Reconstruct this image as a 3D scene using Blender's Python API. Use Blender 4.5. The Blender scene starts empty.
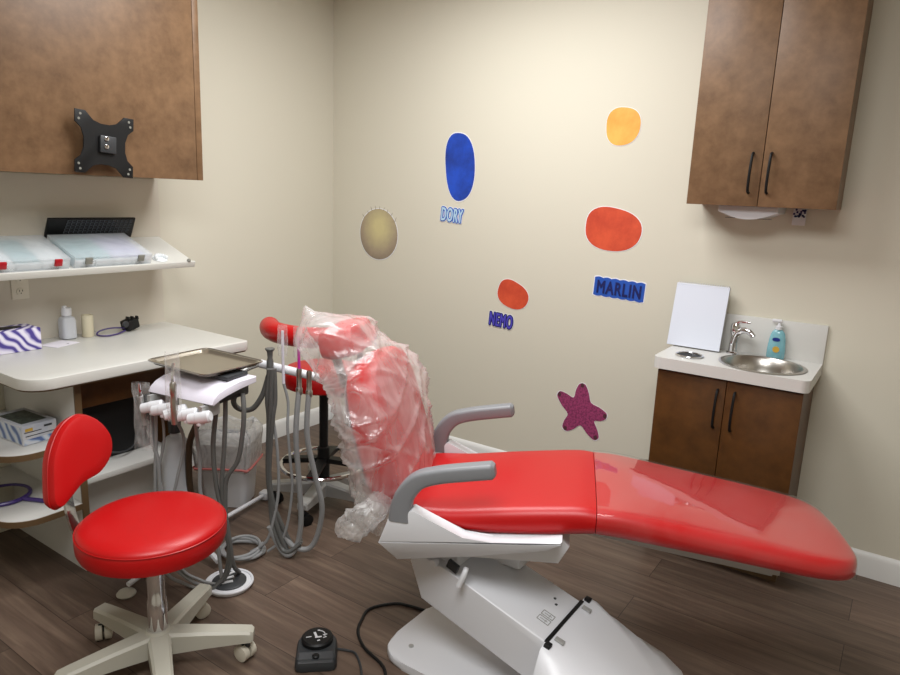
import bpy, bmesh, math, random
from mathutils import Vector, Matrix, noise
random.seed(4)
PI = math.pi
SC = bpy.context.scene
COL = SC.collection
V = Vector

# ------------------------------------------------------------------ helpers
class MB:
    """collects shapes in one bmesh"""
    def __init__(s): s.b = bmesh.new()
    def box(s, c, size, rot=None, bev=0.0, seg=2):
        r = bmesh.ops.create_cube(s.b, size=1.0)
        vs = r['verts']
        bmesh.ops.scale(s.b, vec=size, verts=vs)
        if bev > 0:
            es = list({e for v in vs for e in v.link_edges})
            q = bmesh.ops.bevel(s.b, geom=es, offset=min(bev, min(size)*0.49), segments=seg, profile=0.5, affect='EDGES', clamp_overlap=True)
            vs = list({v for f in q['faces'] for v in f.verts} | {v for v in vs if v.is_valid})
            seen = set(vs); stack = list(vs)
            while stack:
                v = stack.pop()
                for e in v.link_edges:
                    o = e.other_vert(v)
                    if o not in seen: seen.add(o); stack.append(o)
            vs = list(seen)
        m = Matrix.Translation(V(c)) @ (rot if rot else Matrix.Identity(4))
        bmesh.ops.transform(s.b, matrix=m, verts=vs)
        return s
    def bb(s, lo, hi, bev=0.0, seg=2):
        lo, hi = V(lo), V(hi)
        return s.box((lo+hi)/2, hi-lo, None, bev, seg)
    def loft(s, rings, cap=True, closed=True):
        R = [[s.b.verts.new(V(p)) for p in r] for r in rings]
        n = len(R[0])
        for a, b in zip(R, R[1:]):
            for i in range(n if closed else n-1):
                j = (i+1) % n
                s.b.faces.new((a[i], a[j], b[j], b[i]))
        if cap and closed:
            s.b.faces.new(list(reversed(R[0]))); s.b.faces.new(R[-1])
        return s
    def lathe(s, prof, c=(0,0,0), axis='Z', seg=32, cap=True):
        rings = []
        for r, z in prof:
            ring = []
            for i in range(seg):
                a = 2*PI*i/seg
                p = V((max(r, 1e-4)*math.cos(a), max(r, 1e-4)*math.sin(a), z))
                if axis == 'X': p = V((p.z, p.x, p.y))
                elif axis == 'Y': p = V((p.y, p.z, p.x))
                elif isinstance(axis, Matrix): p = axis @ p
                ring.append(V(c)+p)
            rings.append(ring)
        return s.loft(rings, cap)
    def tube(s, pts, r, seg=10, smooth=4, cap=True, closed=False, flat=None):
        pts = [V(p) for p in pts]
        if smooth > 1: pts = catmull(pts, smooth, closed)
        n = len(pts)
        up = None; rings = []
        for i, p in enumerate(pts):
            if closed: t = (pts[(i+1) % n]-pts[i-1])
            else: t = pts[min(i+1, n-1)]-pts[max(i-1, 0)]
            if t.length < 1e-9: t = V((0,0,1))
            t.normalize()
            if up is None:
                up = V((0,0,1)) if abs(t.z) < 0.9 else V((1,0,0))
            up = up - t*up.dot(t)
            if up.length < 1e-6: up = t.orthogonal()
            up.normalize()
            sd = t.cross(up)
            rr = r[0]+(r[1]-r[0])*i/(n-1) if isinstance(r, tuple) else r
            ring = []
            for k in range(seg):
                a = 2*PI*k/seg
                ring.append(p + up*(math.cos(a)*rr) + sd*(math.sin(a)*rr))
            rings.append(ring)
        if closed:
            rings.append(rings[0])
            return s.loft(rings, False)
        return s.loft(rings, cap)
    def sweep(s, pts, prof, smooth=5, side=V((0,1,0))):
        """sweep a 2-D profile (u along side, w normal) along a path"""
        pts = catmull([V(p) for p in pts], smooth) if smooth > 1 else [V(p) for p in pts]
        rings = []
        n = len(pts)
        for i, p in enumerate(pts):
            t = (pts[min(i+1, n-1)]-pts[max(i-1, 0)]).normalized()
            nn = t.cross(side).normalized()
            pr = prof(i/(n-1)) if callable(prof) else prof
            rings.append([p + side*a + nn*b for a, b in pr])
        return s.loft(rings)
    def prism(s, pts, d0, d1, to3=lambda a, b, d: V((a, b, d)), bev=0.0):
        lo = [s.b.verts.new(to3(a, b, d0)) for a, b in pts]
        hi = [s.b.verts.new(to3(a, b, d1)) for a, b in pts]
        n = len(pts); fs = []
        fs.append(s.b.faces.new(list(reversed(lo)))); fs.append(s.b.faces.new(hi))
        for i in range(n):
            j = (i+1) % n
            fs.append(s.b.faces.new((lo[i], lo[j], hi[j], hi[i])))
        if bev > 0:
            es = list({e for f in fs[:2] for e in f.edges})
            bmesh.ops.bevel(s.b, geom=es, offset=bev, segments=2, profile=0.5, affect='EDGES', clamp_overlap=True)
        return s
    def ball(s, c, rad, sub=2, rot=None):
        r = bmesh.ops.create_icosphere(s.b, subdivisions=sub, radius=1.0)
        m = Matrix.Translation(V(c)) @ (rot if rot else Matrix.Identity(4)) @ Matrix.Diagonal(V((*rad, 1)) if hasattr(rad, '__len__') else V((rad, rad, rad, 1)))
        bmesh.ops.transform(s.b, matrix=m, verts=r['verts'])
        return s
    def pad(s, outline, prof, to3, cx=None):
        """cushion from an outline: prof = list of (scale, depth)"""
        if cx is None:
            cx = (sum(p[0] for p in outline)/len(outline), sum(p[1] for p in outline)/len(outline))
        rings = [[to3(cx[0]+(a-cx[0])*k, cx[1]+(b-cx[1])*k, d) for a, b in outline] for k, d in prof]
        return s.loft(rings)
    def xf(s, m):
        bmesh.ops.transform(s.b, matrix=m, verts=s.b.verts[:]); return s

def catmull(p, n, closed=False):
    out = []
    L = len(p)
    rng = range(L if closed else L-1)
    for i in rng:
        if closed: a, b, c, d = p[i-1], p[i], p[(i+1) % L], p[(i+2) % L]
        else: a, b, c, d = p[max(i-1, 0)], p[i], p[i+1], p[min(i+2, L-1)]
        for k in range(n):
            t = k/n
            out.append(0.5*((2*b)+(c-a)*t+(2*a-5*b+4*c-d)*t*t+(3*b-a-3*c+d)*t**3))
    if not closed: out.append(p[-1].copy())
    return out

def smooth2(pts, n=4):
    q = catmull([V((a, b, 0)) for a, b in pts], n, True)
    return [(v.x, v.y) for v in q]

MW = {}
def mesh_obj(name, mb, mat, parent=None, local=True, ang=35):
    b = mb.b
    bmesh.ops.recalc_face_normals(b, faces=b.faces[:])
    me = bpy.data.meshes.new(name)
    loc = V((0, 0, 0))
    if parent is None:
        vs = [v.co for v in b.verts]
        lo = V((min(v.x for v in vs), min(v.y for v in vs), min(v.z for v in vs)))
        hi = V((max(v.x for v in vs), max(v.y for v in vs), max(v.z for v in vs)))
        loc = V(((lo.x+hi.x)/2, (lo.y+hi.y)/2, lo.z))
        bmesh.ops.translate(b, vec=-loc, verts=b.verts[:])
    elif not local:
        bmesh.ops.transform(b, matrix=MW[parent.name].inverted(), verts=b.verts[:])
    b.to_mesh(me); b.free()
    me.materials.append(mat)
    for p in me.polygons: p.use_smooth = True
    me.set_sharp_from_angle(angle=math.radians(ang))
    o = bpy.data.objects.new(name, me); COL.objects.link(o)
    o.location = loc
    if parent is not None:
        o.parent = parent
        MW[o.name] = MW[parent.name].copy()
    else: MW[o.name] = Matrix.Translation(loc)
    return o

def tag(o, label, cat, group=None):
    o['label'] = label; o['category'] = cat
    if group: o['group'] = group
    return o
def thing(name, label, cat, loc=(0,0,0), rot=(0,0,0), group=None):
    o = bpy.data.objects.new(name, None); COL.objects.link(o)
    o.location = loc; o.rotation_euler = rot; o.empty_display_size = 0.05
    from mathutils import Euler
    MW[o.name] = Matrix.Translation(V(loc)) @ Euler(rot).to_matrix().to_4x4()
    return tag(o, label, cat, group)
def struct(name, mb, mat, parent=None, **k):
    o = mesh_obj(name, mb, mat, parent, **k)
    if parent is None: o['kind'] = 'structure'
    return o
def part(name, mb, mat, parent, world=False, label=None, ang=35):
    o = mesh_obj(name, mb, mat, parent, not world, ang)
    if label: o['label'] = label
    return o
def rz(d): return Matrix.Rotation(math.radians(d), 4, 'Z')
def ry(d): return Matrix.Rotation(math.radians(d), 4, 'Y')
def rx(d): return Matrix.Rotation(math.radians(d), 4, 'X')

# ------------------------------------------------------------------ materials
def srgb(r, g, b):
    f = lambda c: (c/255/12.92) if c/255 <= 0.04045 else ((c/255+0.055)/1.055)**2.4
    return (f(r), f(g), f(b), 1)
def mat(name, col, rough=0.5, metal=0.0, spec=0.5, bump=None, coat=0.0, mottled=None, trans=0.0):
    """bump=(scale,strength); mottled=(scale, colour2, lo, hi)"""
    m = bpy.data.materials.new(name); m.use_nodes = True
    nt = m.node_tree; N = nt.nodes; L = nt.links
    p = N['Principled BSDF']
    p.inputs['Base Color'].default_value = col
    p.inputs['Roughness'].default_value = rough
    p.inputs['Metallic'].default_value = metal
    p.inputs['Specular IOR Level'].default_value = spec
    p.inputs['Coat Weight'].default_value = coat
    p.inputs['Coat Roughness'].default_value = 0.15
    p.inputs['Transmission Weight'].default_value = trans
    tc = N.new('ShaderNodeTexCoord')
    if mottled:
        sc, c2, lo, hi = mottled
        n = N.new('ShaderNodeTexNoise'); n.inputs['Scale'].default_value = sc; n.inputs['Detail'].default_value = 6
        n.inputs['Roughness'].default_value = 0.65
        L.new(tc.outputs['Object'], n.inputs['Vector'])
        r = N.new('ShaderNodeValToRGB'); r.color_ramp.elements[0].position = lo; r.color_ramp.elements[1].position = hi
        r.color_ramp.elements[0].color = c2; r.color_ramp.elements[1].color = col
        L.new(n.outputs['Fac'], r.inputs['Fac']); L.new(r.outputs['Color'], p.inputs['Base Color'])
    if bump:
        n = N.new('ShaderNodeTexNoise'); n.inputs['Scale'].default_value = bump[0]; n.inputs['Detail'].default_value = 4
        L.new(tc.outputs['Object'], n.inputs['Vector'])
        b = N.new('ShaderNodeBump'); b.inputs['Strength'].default_value = bump[1]; b.inputs['Distance'].default_value = 0.01
        L.new(n.outputs['Fac'], b.inputs['Height']); L.new(b.outputs['Normal'], p.inputs['Normal'])
    return m
def film(name, opacity=0.3, tint=(0.95,0.95,0.95,1), rough=0.15, scale=9.0, bump=0.5, spread=0.3, spec=0.6, stretch=(1,1,1), ior=1.4, fac=0.3, glow=0.0, fk=0.5):
    """thin clear plastic: transparent mixed with a glossy milky skin, denser along creases"""
    m = bpy.data.materials.new(name); m.use_nodes = True
    nt = m.node_tree; N = nt.nodes; L = nt.links
    p = N['Principled BSDF']; out = N['Material Output']
    p.inputs['Base Color'].default_value = tint; p.inputs['Roughness'].default_value = rough
    p.inputs['Specular IOR Level'].default_value = spec
    tr = N.new('ShaderNodeBsdfTransparent')
    tc = N.new('ShaderNodeTexCoord'); mp = N.new('ShaderNodeMapping'); mp.inputs['Scale'].default_value = stretch
    L.new(tc.outputs['Object'], mp.inputs['Vector'])
    n = N.new('ShaderNodeTexNoise'); n.inputs['Scale'].default_value = scale; n.inputs['Detail'].default_value = 5
    n.inputs['Distortion'].default_value = 1.5
    L.new(mp.outputs['Vector'], n.inputs['Vector'])
    mr = N.new('ShaderNodeMapRange'); mr.inputs['From Min'].default_value = 0.35; mr.inputs['From Max'].default_value = 0.7
    mr.inputs['To Min'].default_value = max(0, opacity-spread); mr.inputs['To Max'].default_value = opacity+spread
    L.new(n.outputs['Fac'], mr.inputs['Value'])
    lw = N.new('ShaderNodeLayerWeight'); lw.inputs['Blend'].default_value = 0.35
    ad = N.new('ShaderNodeMath'); ad.operation = 'MULTIPLY_ADD'; ad.inputs[1].default_value = fac; ad.use_clamp = True
    L.new(lw.outputs['Facing'], ad.inputs[0]); L.new(mr.outputs['Result'], ad.inputs[2])
    mx = N.new('ShaderNodeMixShader')
    L.new(ad.outputs[0], mx.inputs['Fac']); L.new(tr.outputs[0], mx.inputs[1])
    tl = N.new('ShaderNodeBsdfTranslucent'); tl.inputs['Color'].default_value = tint
    mt = N.new('ShaderNodeMixShader'); mt.inputs['Fac'].default_value = glow
    L.new(p.outputs[0], mt.inputs[1]); L.new(tl.outputs[0], mt.inputs[2]); L.new(mt.outputs[0], mx.inputs[2])
    gl = N.new('ShaderNodeBsdfGlossy'); gl.inputs['Roughness'].default_value = rough
    fn = N.new('ShaderNodeLayerWeight'); fn.inputs['Blend'].default_value = 0.5
    pw_ = N.new('ShaderNodeMath'); pw_.operation = 'POWER'; pw_.inputs[1].default_value = 4.0
    L.new(fn.outputs['Facing'], pw_.inputs[0])
    f0 = ((ior-1)/(ior+1))**2
    fm = N.new('ShaderNodeMath'); fm.operation = 'MULTIPLY_ADD'; fm.inputs[1].default_value = fk; fm.inputs[2].default_value = f0
    L.new(pw_.outputs[0], fm.inputs[0])
    m2 = N.new('ShaderNodeMixShader')
    L.new(fm.outputs[0], m2.inputs['Fac']); L.new(mx.outputs[0], m2.inputs[1]); L.new(gl.outputs[0], m2.inputs[2])
    L.new(m2.outputs[0], out.inputs['Surface'])
    if bump:
        b = N.new('ShaderNodeBump'); b.inputs['Strength'].default_value = bump; b.inputs['Distance'].default_value = 0.02
        L.new(n.outputs['Fac'], b.inputs['Height']); L.new(b.outputs['Normal'], p.inputs['Normal'])
        L.new(b.outputs['Normal'], gl.inputs['Normal']); L.new(b.outputs['Normal'], fn.inputs['Normal'])
    return m
def wood_floor():
    m = bpy.data.materials.new('vinyl_plank'); m.use_nodes = True
    nt = m.node_tree; N = nt.nodes; L = nt.links; p = N['Principled BSDF']
    tc = N.new('ShaderNodeTexCoord')
    br = N.new('ShaderNodeTexBrick')
    br.offset = 0.37; br.offset_frequency = 2
    br.inputs['Scale'].default_value = 1.0; br.inputs['Brick Width'].default_value = 1.15; br.inputs['Row Height'].default_value = 0.18
    br.inputs['Mortar Size'].default_value = 0.0012; br.inputs['Mortar Smooth'].default_value = 0.2; br.inputs['Bias'].default_value = 0.0
    br.inputs['Color1'].default_value = (0,0,0,1); br.inputs['Color2'].default_value = (1,1,1,1); br.inputs['Mortar'].default_value = (0.3,0.3,0.3,1)
    L.new(tc.outputs['Object'], br.inputs['Vector'])
    mp = N.new('ShaderNodeMapping'); mp.inputs['Scale'].default_value = (1.6, 22, 1)
    L.new(tc.outputs['Object'], mp.inputs['Vector'])
    # offset the grain per plank
    ad = N.new('ShaderNodeVectorMath'); ad.operation = 'MULTIPLY_ADD'
    ad.inputs[1].default_value = (7, 13, 3)
    L.new(br.outputs['Color'], ad.inputs[0]); L.new(mp.outputs['Vector'], ad.inputs[2])
    n = N.new('ShaderNodeTexNoise'); n.inputs['Scale'].default_value = 1.3; n.inputs['Detail'].default_value = 9; n.inputs['Roughness'].default_value = 0.62
    n.inputs['Distortion'].default_value = 0.6
    L.new(ad.outputs[0], n.inputs['Vector'])
    r = N.new('ShaderNodeValToRGB'); e = r.color_ramp.elements
    e[0].position = 0.25; e[0].color = srgb(78, 63, 52); e[1].position = 0.78; e[1].color = srgb(124, 106, 90)
    k = e.new(0.5); k.color = srgb(97, 80, 69)
    L.new(n.outputs['Fac'], r.inputs['Fac'])
    hv = N.new('ShaderNodeMapRange'); hv.inputs['To Min'].default_value = 0.74; hv.inputs['To Max'].default_value = 1.16
    L.new(br.outputs['Color'], hv.inputs['Value'])
    mul = N.new('ShaderNodeMixRGB'); mul.blend_type = 'MULTIPLY'; mul.inputs['Fac'].default_value = 1
    L.new(r.outputs['Color'], mul.inputs[1]); L.new(hv.outputs['Result'], mul.inputs[2])
    dk = N.new('ShaderNodeMixRGB'); dk.inputs[2].default_value = srgb(45, 35, 30)
    L.new(br.outputs['Fac'], dk.inputs['Fac']); L.new(mul.outputs[0], dk.inputs[1]); L.new(dk.outputs[0], p.inputs['Base Color'])
    p.inputs['Roughness'].default_value = 0.42; p.inputs['Specular IOR Level'].default_value = 0.4
    b = N.new('ShaderNodeBump'); b.inputs['Strength'].default_value = 0.12; b.inputs['Distance'].default_value = 0.004
    L.new(n.outputs['Fac'], b.inputs['Height']); L.new(b.outputs['Normal'], p.inputs['Normal'])
    return m
def swirl(name, c1, c2, c3, scale=14):
    m = bpy.data.materials.new(name); m.use_nodes = True
    nt = m.node_tree; N = nt.nodes; L = nt.links; p = N['Principled BSDF']
    tc = N.new('ShaderNodeTexCoord')
    w = N.new('ShaderNodeTexWave'); w.inputs['Scale'].default_value = scale; w.inputs['Distortion'].default_value = 7; w.inputs['Detail'].default_value = 1.5
    w.inputs['Detail Scale'].default_value = 0.8
    w.bands_direction = 'DIAGONAL'
    L.new(tc.outputs['Object'], w.inputs['Vector'])
    r = N.new('ShaderNodeValToRGB'); e = r.color_ramp.elements
    e[0].position = 0.12; e[0].color = c1; e[1].position = 0.9; e[1].color = c3; k = e.new(0.42); k.color = c2
    L.new(w.outputs['Fac'], r.inputs['Fac']); L.new(r.outputs['Color'], p.inputs['Base Color'])
    p.inputs['Roughness'].default_value = 0.4
    return m

M = {}
M['wall'] = mat('wall_paint', srgb(211, 206, 190), 0.62, bump=(160, 0.05), spec=0.3)
M['ceil'] = mat('ceiling_paint', srgb(232, 228, 220), 0.9)
M['floor'] = wood_floor()
M['trim'] = mat('white_trim', srgb(226, 226, 224), 0.4)
M['panel'] = mat('grey_laminate_panel', srgb(206, 199, 185), 0.5)
M['brown'] = mat('brown_mottled_laminate', srgb(130, 100, 72), 0.42, mottled=(13, srgb(102, 76, 53), 0.30, 0.68), spec=0.35)
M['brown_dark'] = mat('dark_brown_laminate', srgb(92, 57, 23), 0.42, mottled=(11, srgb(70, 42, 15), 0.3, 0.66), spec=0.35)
M['edge_brown'] = mat('brown_edge_band', srgb(100, 78, 52), 0.5)
M['gap'] = mat('shadow_gap', srgb(30, 20, 14), 0.8)
M['desk'] = mat('cream_laminate', srgb(210, 209, 203), 0.38)
M['white_lam'] = mat('white_laminate', srgb(208, 207, 203), 0.4)
M['red'] = mat('red_vinyl', srgb(182, 6, 10), 0.40, bump=(260, 0.04), spec=0.42, coat=0.05)
M['red_dark'] = mat('red_vinyl_piping', srgb(170, 6, 9), 0.4)
M['wplastic'] = mat('white_plastic', srgb(216, 217, 221), 0.35)
M['lilac'] = mat('pale_lilac_plastic', srgb(224, 220, 232), 0.35)
M['gplastic'] = mat('greige_plastic', srgb(182, 179, 166), 0.45)
M['arm'] = mat('grey_arm_plastic', srgb(128, 130, 134), 0.4, bump=(300, 0.03))
M['metalgrey'] = mat('painted_grey_metal', srgb(170, 170, 168), 0.4, metal=0.3)
M['steel'] = mat('brushed_steel', srgb(186, 182, 176), 0.28, metal=1.0, bump=(220, 0.03))
M['tray'] = mat('tray_steel', srgb(176, 168, 154), 0.3, metal=0.9)
M['chrome'] = mat('chrome', srgb(215, 215, 218), 0.08, metal=1.0)
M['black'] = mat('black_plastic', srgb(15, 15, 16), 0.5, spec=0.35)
M['dark'] = mat('dark_grey_plastic', srgb(50, 52, 55), 0.45)
M['pedal'] = mat('pedal_plastic', srgb(44, 47, 50), 0.5)
M['hose'] = mat('grey_hose', srgb(142, 143, 144), 0.45)
M['hose_dark'] = mat('dark_grey_hose', srgb(92, 92, 90), 0.5)
M['post'] = mat('brown_post', srgb(78, 62, 46), 0.4, metal=0.4)
M['film'] = film('clear_wrinkled_film', 0.19, tint=(1, 1, 1, 1), scale=9, bump=0.35, spread=0.17, fac=0.42, stretch=(1, 1, 0.22), rough=0.16, ior=1.45, glow=0.5, fk=0.45)
M['film_leg'] = film('clear_glossy_sheet', 0.015, scale=2.6, bump=0.10, spread=0.02, rough=0.03, ior=1.45, fk=1.15, fac=0.05, stretch=(1, .6, 1))
M['film_box'] = film('clear_box_plastic', 0.26, tint=(0.93, 0.97, 1, 1), glow=0.4, scale=5, bump=0.1, spread=0.06, ior=1.4, fk=0.25)
M['film_tail'] = film('clear_bunched_film', 0.34, tint=(1, 1, 1, 1), scale=16, bump=0.4, spread=0.22, fac=0.42, rough=0.14, ior=1.45, glow=0.5, fk=0.45)
M['film_sleeve'] = film('clear_sleeve', 0.13, scale=25, bump=0.5, spread=0.12, stretch=(1, 1, 0.4), ior=1.2)
M['film_can'] = film('clear_liner', 0.5, scale=10, bump=0.4, spread=0.2, ior=1.2, glow=0.4)
M['clear_blue'] = film('clear_blue_plastic', 0.6, tint=srgb(140, 205, 218), scale=4, bump=0.0, spread=0.05)
M['frost'] = mat('frosted_plastic', srgb(192, 195, 200), 0.45)
M['paper'] = mat('white_paper', srgb(212, 217, 229), 0.7)
M['card'] = mat('card_paper', srgb(226, 222, 230), 0.7)
M['cream_pl'] = mat('cream_cardboard', srgb(206, 198, 172), 0.6)
M['purple'] = mat('purple_plastic', srgb(62, 44, 110), 0.35)
M['magenta'] = mat('magenta_plastic', srgb(190, 40, 150), 0.4)
M['mirror'] = mat('mirror_glass', srgb(190, 188, 180), 0.12, metal=0.9)
M['tissue'] = swirl('purple_swirl_print', srgb(74, 62, 140), srgb(176, 168, 208), srgb(226, 222, 236), 12)
M['maskbox'] = mat('mask_box_print', srgb(198, 198, 200), 0.5, mottled=(9, srgb(178, 184, 196), 0.4, 0.6))
M['maskblue'] = swirl('blue_box_print', srgb(84, 104, 150), srgb(150, 168, 196), srgb(200, 205, 212), 10)
M['maskdark'] = mat('dark_picture_print', srgb(60, 66, 62), 0.5, mottled=(40, srgb(96, 108, 96), 0.35, 0.6))
M['gold'] = mat('gold_print', srgb(196, 158, 62), 0.5)
M['clipred'] = mat('red_clip', srgb(178, 20, 34), 0.35)
M['clipgrey'] = mat('grey_clip', srgb(132, 132, 124), 0.35)
M['teal'] = mat('teal_tray_insert', srgb(150, 190, 196), 0.4)
M['lav'] = mat('lavender_tray_insert', srgb(186, 184, 214), 0.4)
M['wins'] = mat('white_tray_insert', srgb(232, 236, 238), 0.4)
M['key'] = mat('key_black', srgb(26, 28, 32), 0.5)
M['keyline'] = mat('key_legend', srgb(86, 92, 98), 0.5)
M['sblue'] = mat('sticker_blue', srgb(30, 76, 190), 0.45, mottled=(6, srgb(22, 50, 130), 0.35, 0.62))
M['wblue'] = mat('word_blue', srgb(36, 84, 178), 0.45)
M['wdark'] = mat('word_navy', srgb(20, 30, 92), 0.45)
M['wpale'] = mat('word_pale', srgb(176, 206, 226), 0.45)
M['wpurple'] = mat('word_purple', srgb(78, 72, 186), 0.45)
M['wmauve'] = mat('word_mauve', srgb(186, 150, 214), 0.45)
M['wwhite'] = mat('sticker_white_edge', srgb(232, 232, 236), 0.5)
M['orange'] = mat('sticker_orange', srgb(216, 86, 54), 0.45, mottled=(7, srgb(188, 64, 42), 0.35, 0.62))
M['yellow'] = mat('sticker_yellow', srgb(236, 178, 84), 0.45, mottled=(7, srgb(222, 152, 60), 0.35, 0.62))
M['star'] = mat('sea_star_print', srgb(168, 64, 112), 0.6, mottled=(90, srgb(116, 40, 80), 0.38, 0.62))
M['star_tip'] = mat('sea_star_tip', srgb(84, 40, 52), 0.6)
M['bristle'] = mat('bristle_grey', srgb(120, 106, 88), 0.6)
M['labelblue'] = mat('label_blue', srgb(26, 44, 128), 0.4)
M['outlet'] = mat('outlet_ivory', srgb(222, 216, 200), 0.4)
M['rubber'] = mat('caster_rubber', srgb(206, 200, 184), 0.5)
M['drainblack'] = mat('hole_black', srgb(16, 16, 18), 0.6)
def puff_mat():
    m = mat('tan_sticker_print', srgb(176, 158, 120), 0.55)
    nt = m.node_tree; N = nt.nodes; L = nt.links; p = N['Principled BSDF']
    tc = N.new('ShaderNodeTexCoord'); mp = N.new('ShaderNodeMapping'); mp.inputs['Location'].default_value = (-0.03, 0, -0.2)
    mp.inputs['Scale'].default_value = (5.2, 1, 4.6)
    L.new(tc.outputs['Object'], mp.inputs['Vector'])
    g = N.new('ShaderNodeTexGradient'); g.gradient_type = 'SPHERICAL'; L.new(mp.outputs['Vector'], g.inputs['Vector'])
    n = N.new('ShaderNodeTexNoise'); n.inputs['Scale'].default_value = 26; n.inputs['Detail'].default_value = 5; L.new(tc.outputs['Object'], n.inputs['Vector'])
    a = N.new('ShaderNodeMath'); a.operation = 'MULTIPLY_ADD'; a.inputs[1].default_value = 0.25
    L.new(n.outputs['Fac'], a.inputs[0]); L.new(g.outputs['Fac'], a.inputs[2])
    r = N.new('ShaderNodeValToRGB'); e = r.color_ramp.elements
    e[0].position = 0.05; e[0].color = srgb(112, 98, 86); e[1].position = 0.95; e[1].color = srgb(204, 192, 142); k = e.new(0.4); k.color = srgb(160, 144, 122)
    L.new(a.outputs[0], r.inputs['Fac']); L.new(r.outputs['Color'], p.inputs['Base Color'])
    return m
M['puff'] = puff_mat()

# ------------------------------------------------------------------ room
XL, YB, XR, YF, ZC = -3.16, 3.27, 1.7, -1.9, 2.75
struct('floor', MB().bb((XL-.1, YF-.1, -.1), (XR+.1, YB+.1, 0)), M['floor'])
struct('ceiling', MB().bb((XL-.1, YF-.1, ZC), (XR+.1, YB+.1, ZC+.1)), M['ceil'])
struct('wall_left', MB().bb((XL-.1, YF-.1, 0), (XL, YB+.1, ZC)), M['wall'])
struct('wall_back', MB().bb((XL, YB, 0), (XR, YB+.1, ZC)), M['wall'])
struct('wall_right', MB().bb((XR, YF-.1, 0), (XR+.1, YB+.1, ZC)), M['wall'])
struct('wall_front', MB().bb((XL, YF-.1, 0), (XR, YF, ZC)), M['wall'])
def base_prof(): return [(0, 0), (.014, 0), (.014, .085), (.010, .098), (.004, .108), (0, .112)]
struct('baseboard_left', MB().prism(base_prof(), 2.055, YB-.001, lambda a, b, d: V((XL+a, d, b))), M['trim'])
struct('baseboard_back', MB().prism(base_prof(), XL+.015, -.853, lambda a, b, d: V((d, YB-a, b))), M['trim'])
struct('baseboard_back', MB().prism(base_prof(), -.272, XR-.001, lambda a, b, d: V((d, YB-a, b))), M['trim'])
struct('trim_1', MB().bb((XL, .5, .842), (XL+.006, 2.035, 1.56)), M['panel'])

# ------------------------------------------------------------------ left wall: desk unit
DZ = .842
t = thing('desk_cabinet', 'white laminate desk cabinet with brown edged open shelves under the cream worktop', 'cabinet', (-2.85, 1.4, 0))
part('side_panel', MB().bb((XL+.002, 1.262, 0), (-2.568, 1.287, .793)), M['white_lam'], t, True)
eb = MB().bb((-2.568, 1.262, 0), (-2.56, 1.287, .793))
part('edge_band', eb, M['edge_brown'], t, True, 'brown edge strip')
def rshelf(z):
    pts = [(XL+.002, 1.261), (XL+.002, .995)]
    cx, cy, r = -2.68, 1.115, .12
    for i in range(9):
        a = -PI/2 + (PI/2)*i/8
        pts.append((cx+r*math.cos(a), cy+r*math.sin(a)))
    pts.append((-2.56, 1.261))
    return pts
for z in (.556, .298):
    s = part('shelf', MB().prism(rshelf(z), z-.024, z), M['white_lam'], t, True)
    pts = rshelf(z)[1:]
    out = [((a-(-2.85))*1.0+(-2.85), b) for a, b in pts]
    mb = MB()
    rings = []
    for i, (a, b) in enumerate(pts):
        nx = (1 if a > -2.565 else (0 if i == 0 else (a+2.68)/.12)); ny = (0 if a > -2.565 else (-1 if i == 0 else (b-1.115)/.12))
        rings.append([(a, b, z-.024), (a+nx*.004, b+ny*.004, z-.024), (a+nx*.004, b+ny*.004, z-.001), (a, b, z-.001)])
    mb.loft(rings)
    part('edge_band', mb, M['edge_brown'], s, True, 'brown edge strip')
part('ledge', MB().bb((XL+.002, 1.288, .365), (-2.566, 1.70, .39), .002), M['white_lam'], t, True)
part('kick_panel', MB().bb((-2.72, 1.288, .0), (-2.70, 1.70, .364)), M['white_lam'], t, True)
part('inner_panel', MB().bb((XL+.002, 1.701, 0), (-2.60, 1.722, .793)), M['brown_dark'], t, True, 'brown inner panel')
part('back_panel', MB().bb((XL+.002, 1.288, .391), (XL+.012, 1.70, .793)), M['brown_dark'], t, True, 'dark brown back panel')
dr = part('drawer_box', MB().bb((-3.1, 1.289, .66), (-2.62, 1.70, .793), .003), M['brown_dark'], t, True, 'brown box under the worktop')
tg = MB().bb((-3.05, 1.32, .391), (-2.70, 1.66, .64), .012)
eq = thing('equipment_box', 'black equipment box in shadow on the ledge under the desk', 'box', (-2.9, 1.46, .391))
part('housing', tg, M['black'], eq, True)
part('cable', MB().tube([(-2.715, 1.36, .55), (-2.68, 1.40, .46), (-2.66, 1.48, .42), (-2.68, 1.56, .43), (-2.715, 1.6, .5)], .004), M['dark'], eq, True)
# worktop with a rounded outer corner
wp = [(XL, 2.035), (XL, .55), (-3.0, .55)]
wp = [(XL, 2.04), (XL, 1.072)]
for i in range(9):
    a = -PI/2 + (PI/2)*i/8; wp.append((-2.585+.09*math.cos(a), 1.162+.09*math.sin(a)))
for i in range(5):
    a = (PI/2)*i/4; wp.append((-2.52+.025*math.cos(a), 2.015+.025*math.sin(a)))
w = thing('desk_worktop', 'cream laminate desk worktop with rounded corner along the left wall', 'worktop', (-2.85, 1.5, .80))
part('top', MB().prism(wp, .800, DZ, bev=.003), M['desk'], w, True)
wp2 = [(max(a-.006, XL) if a > XL else a, b+(.006 if b < 1.3 else -.006)) for a, b in wp]
part('underside_strip', MB().prism(wp2, .7935, .7998), M['edge_brown'], w, True, 'brown underside strip')

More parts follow.
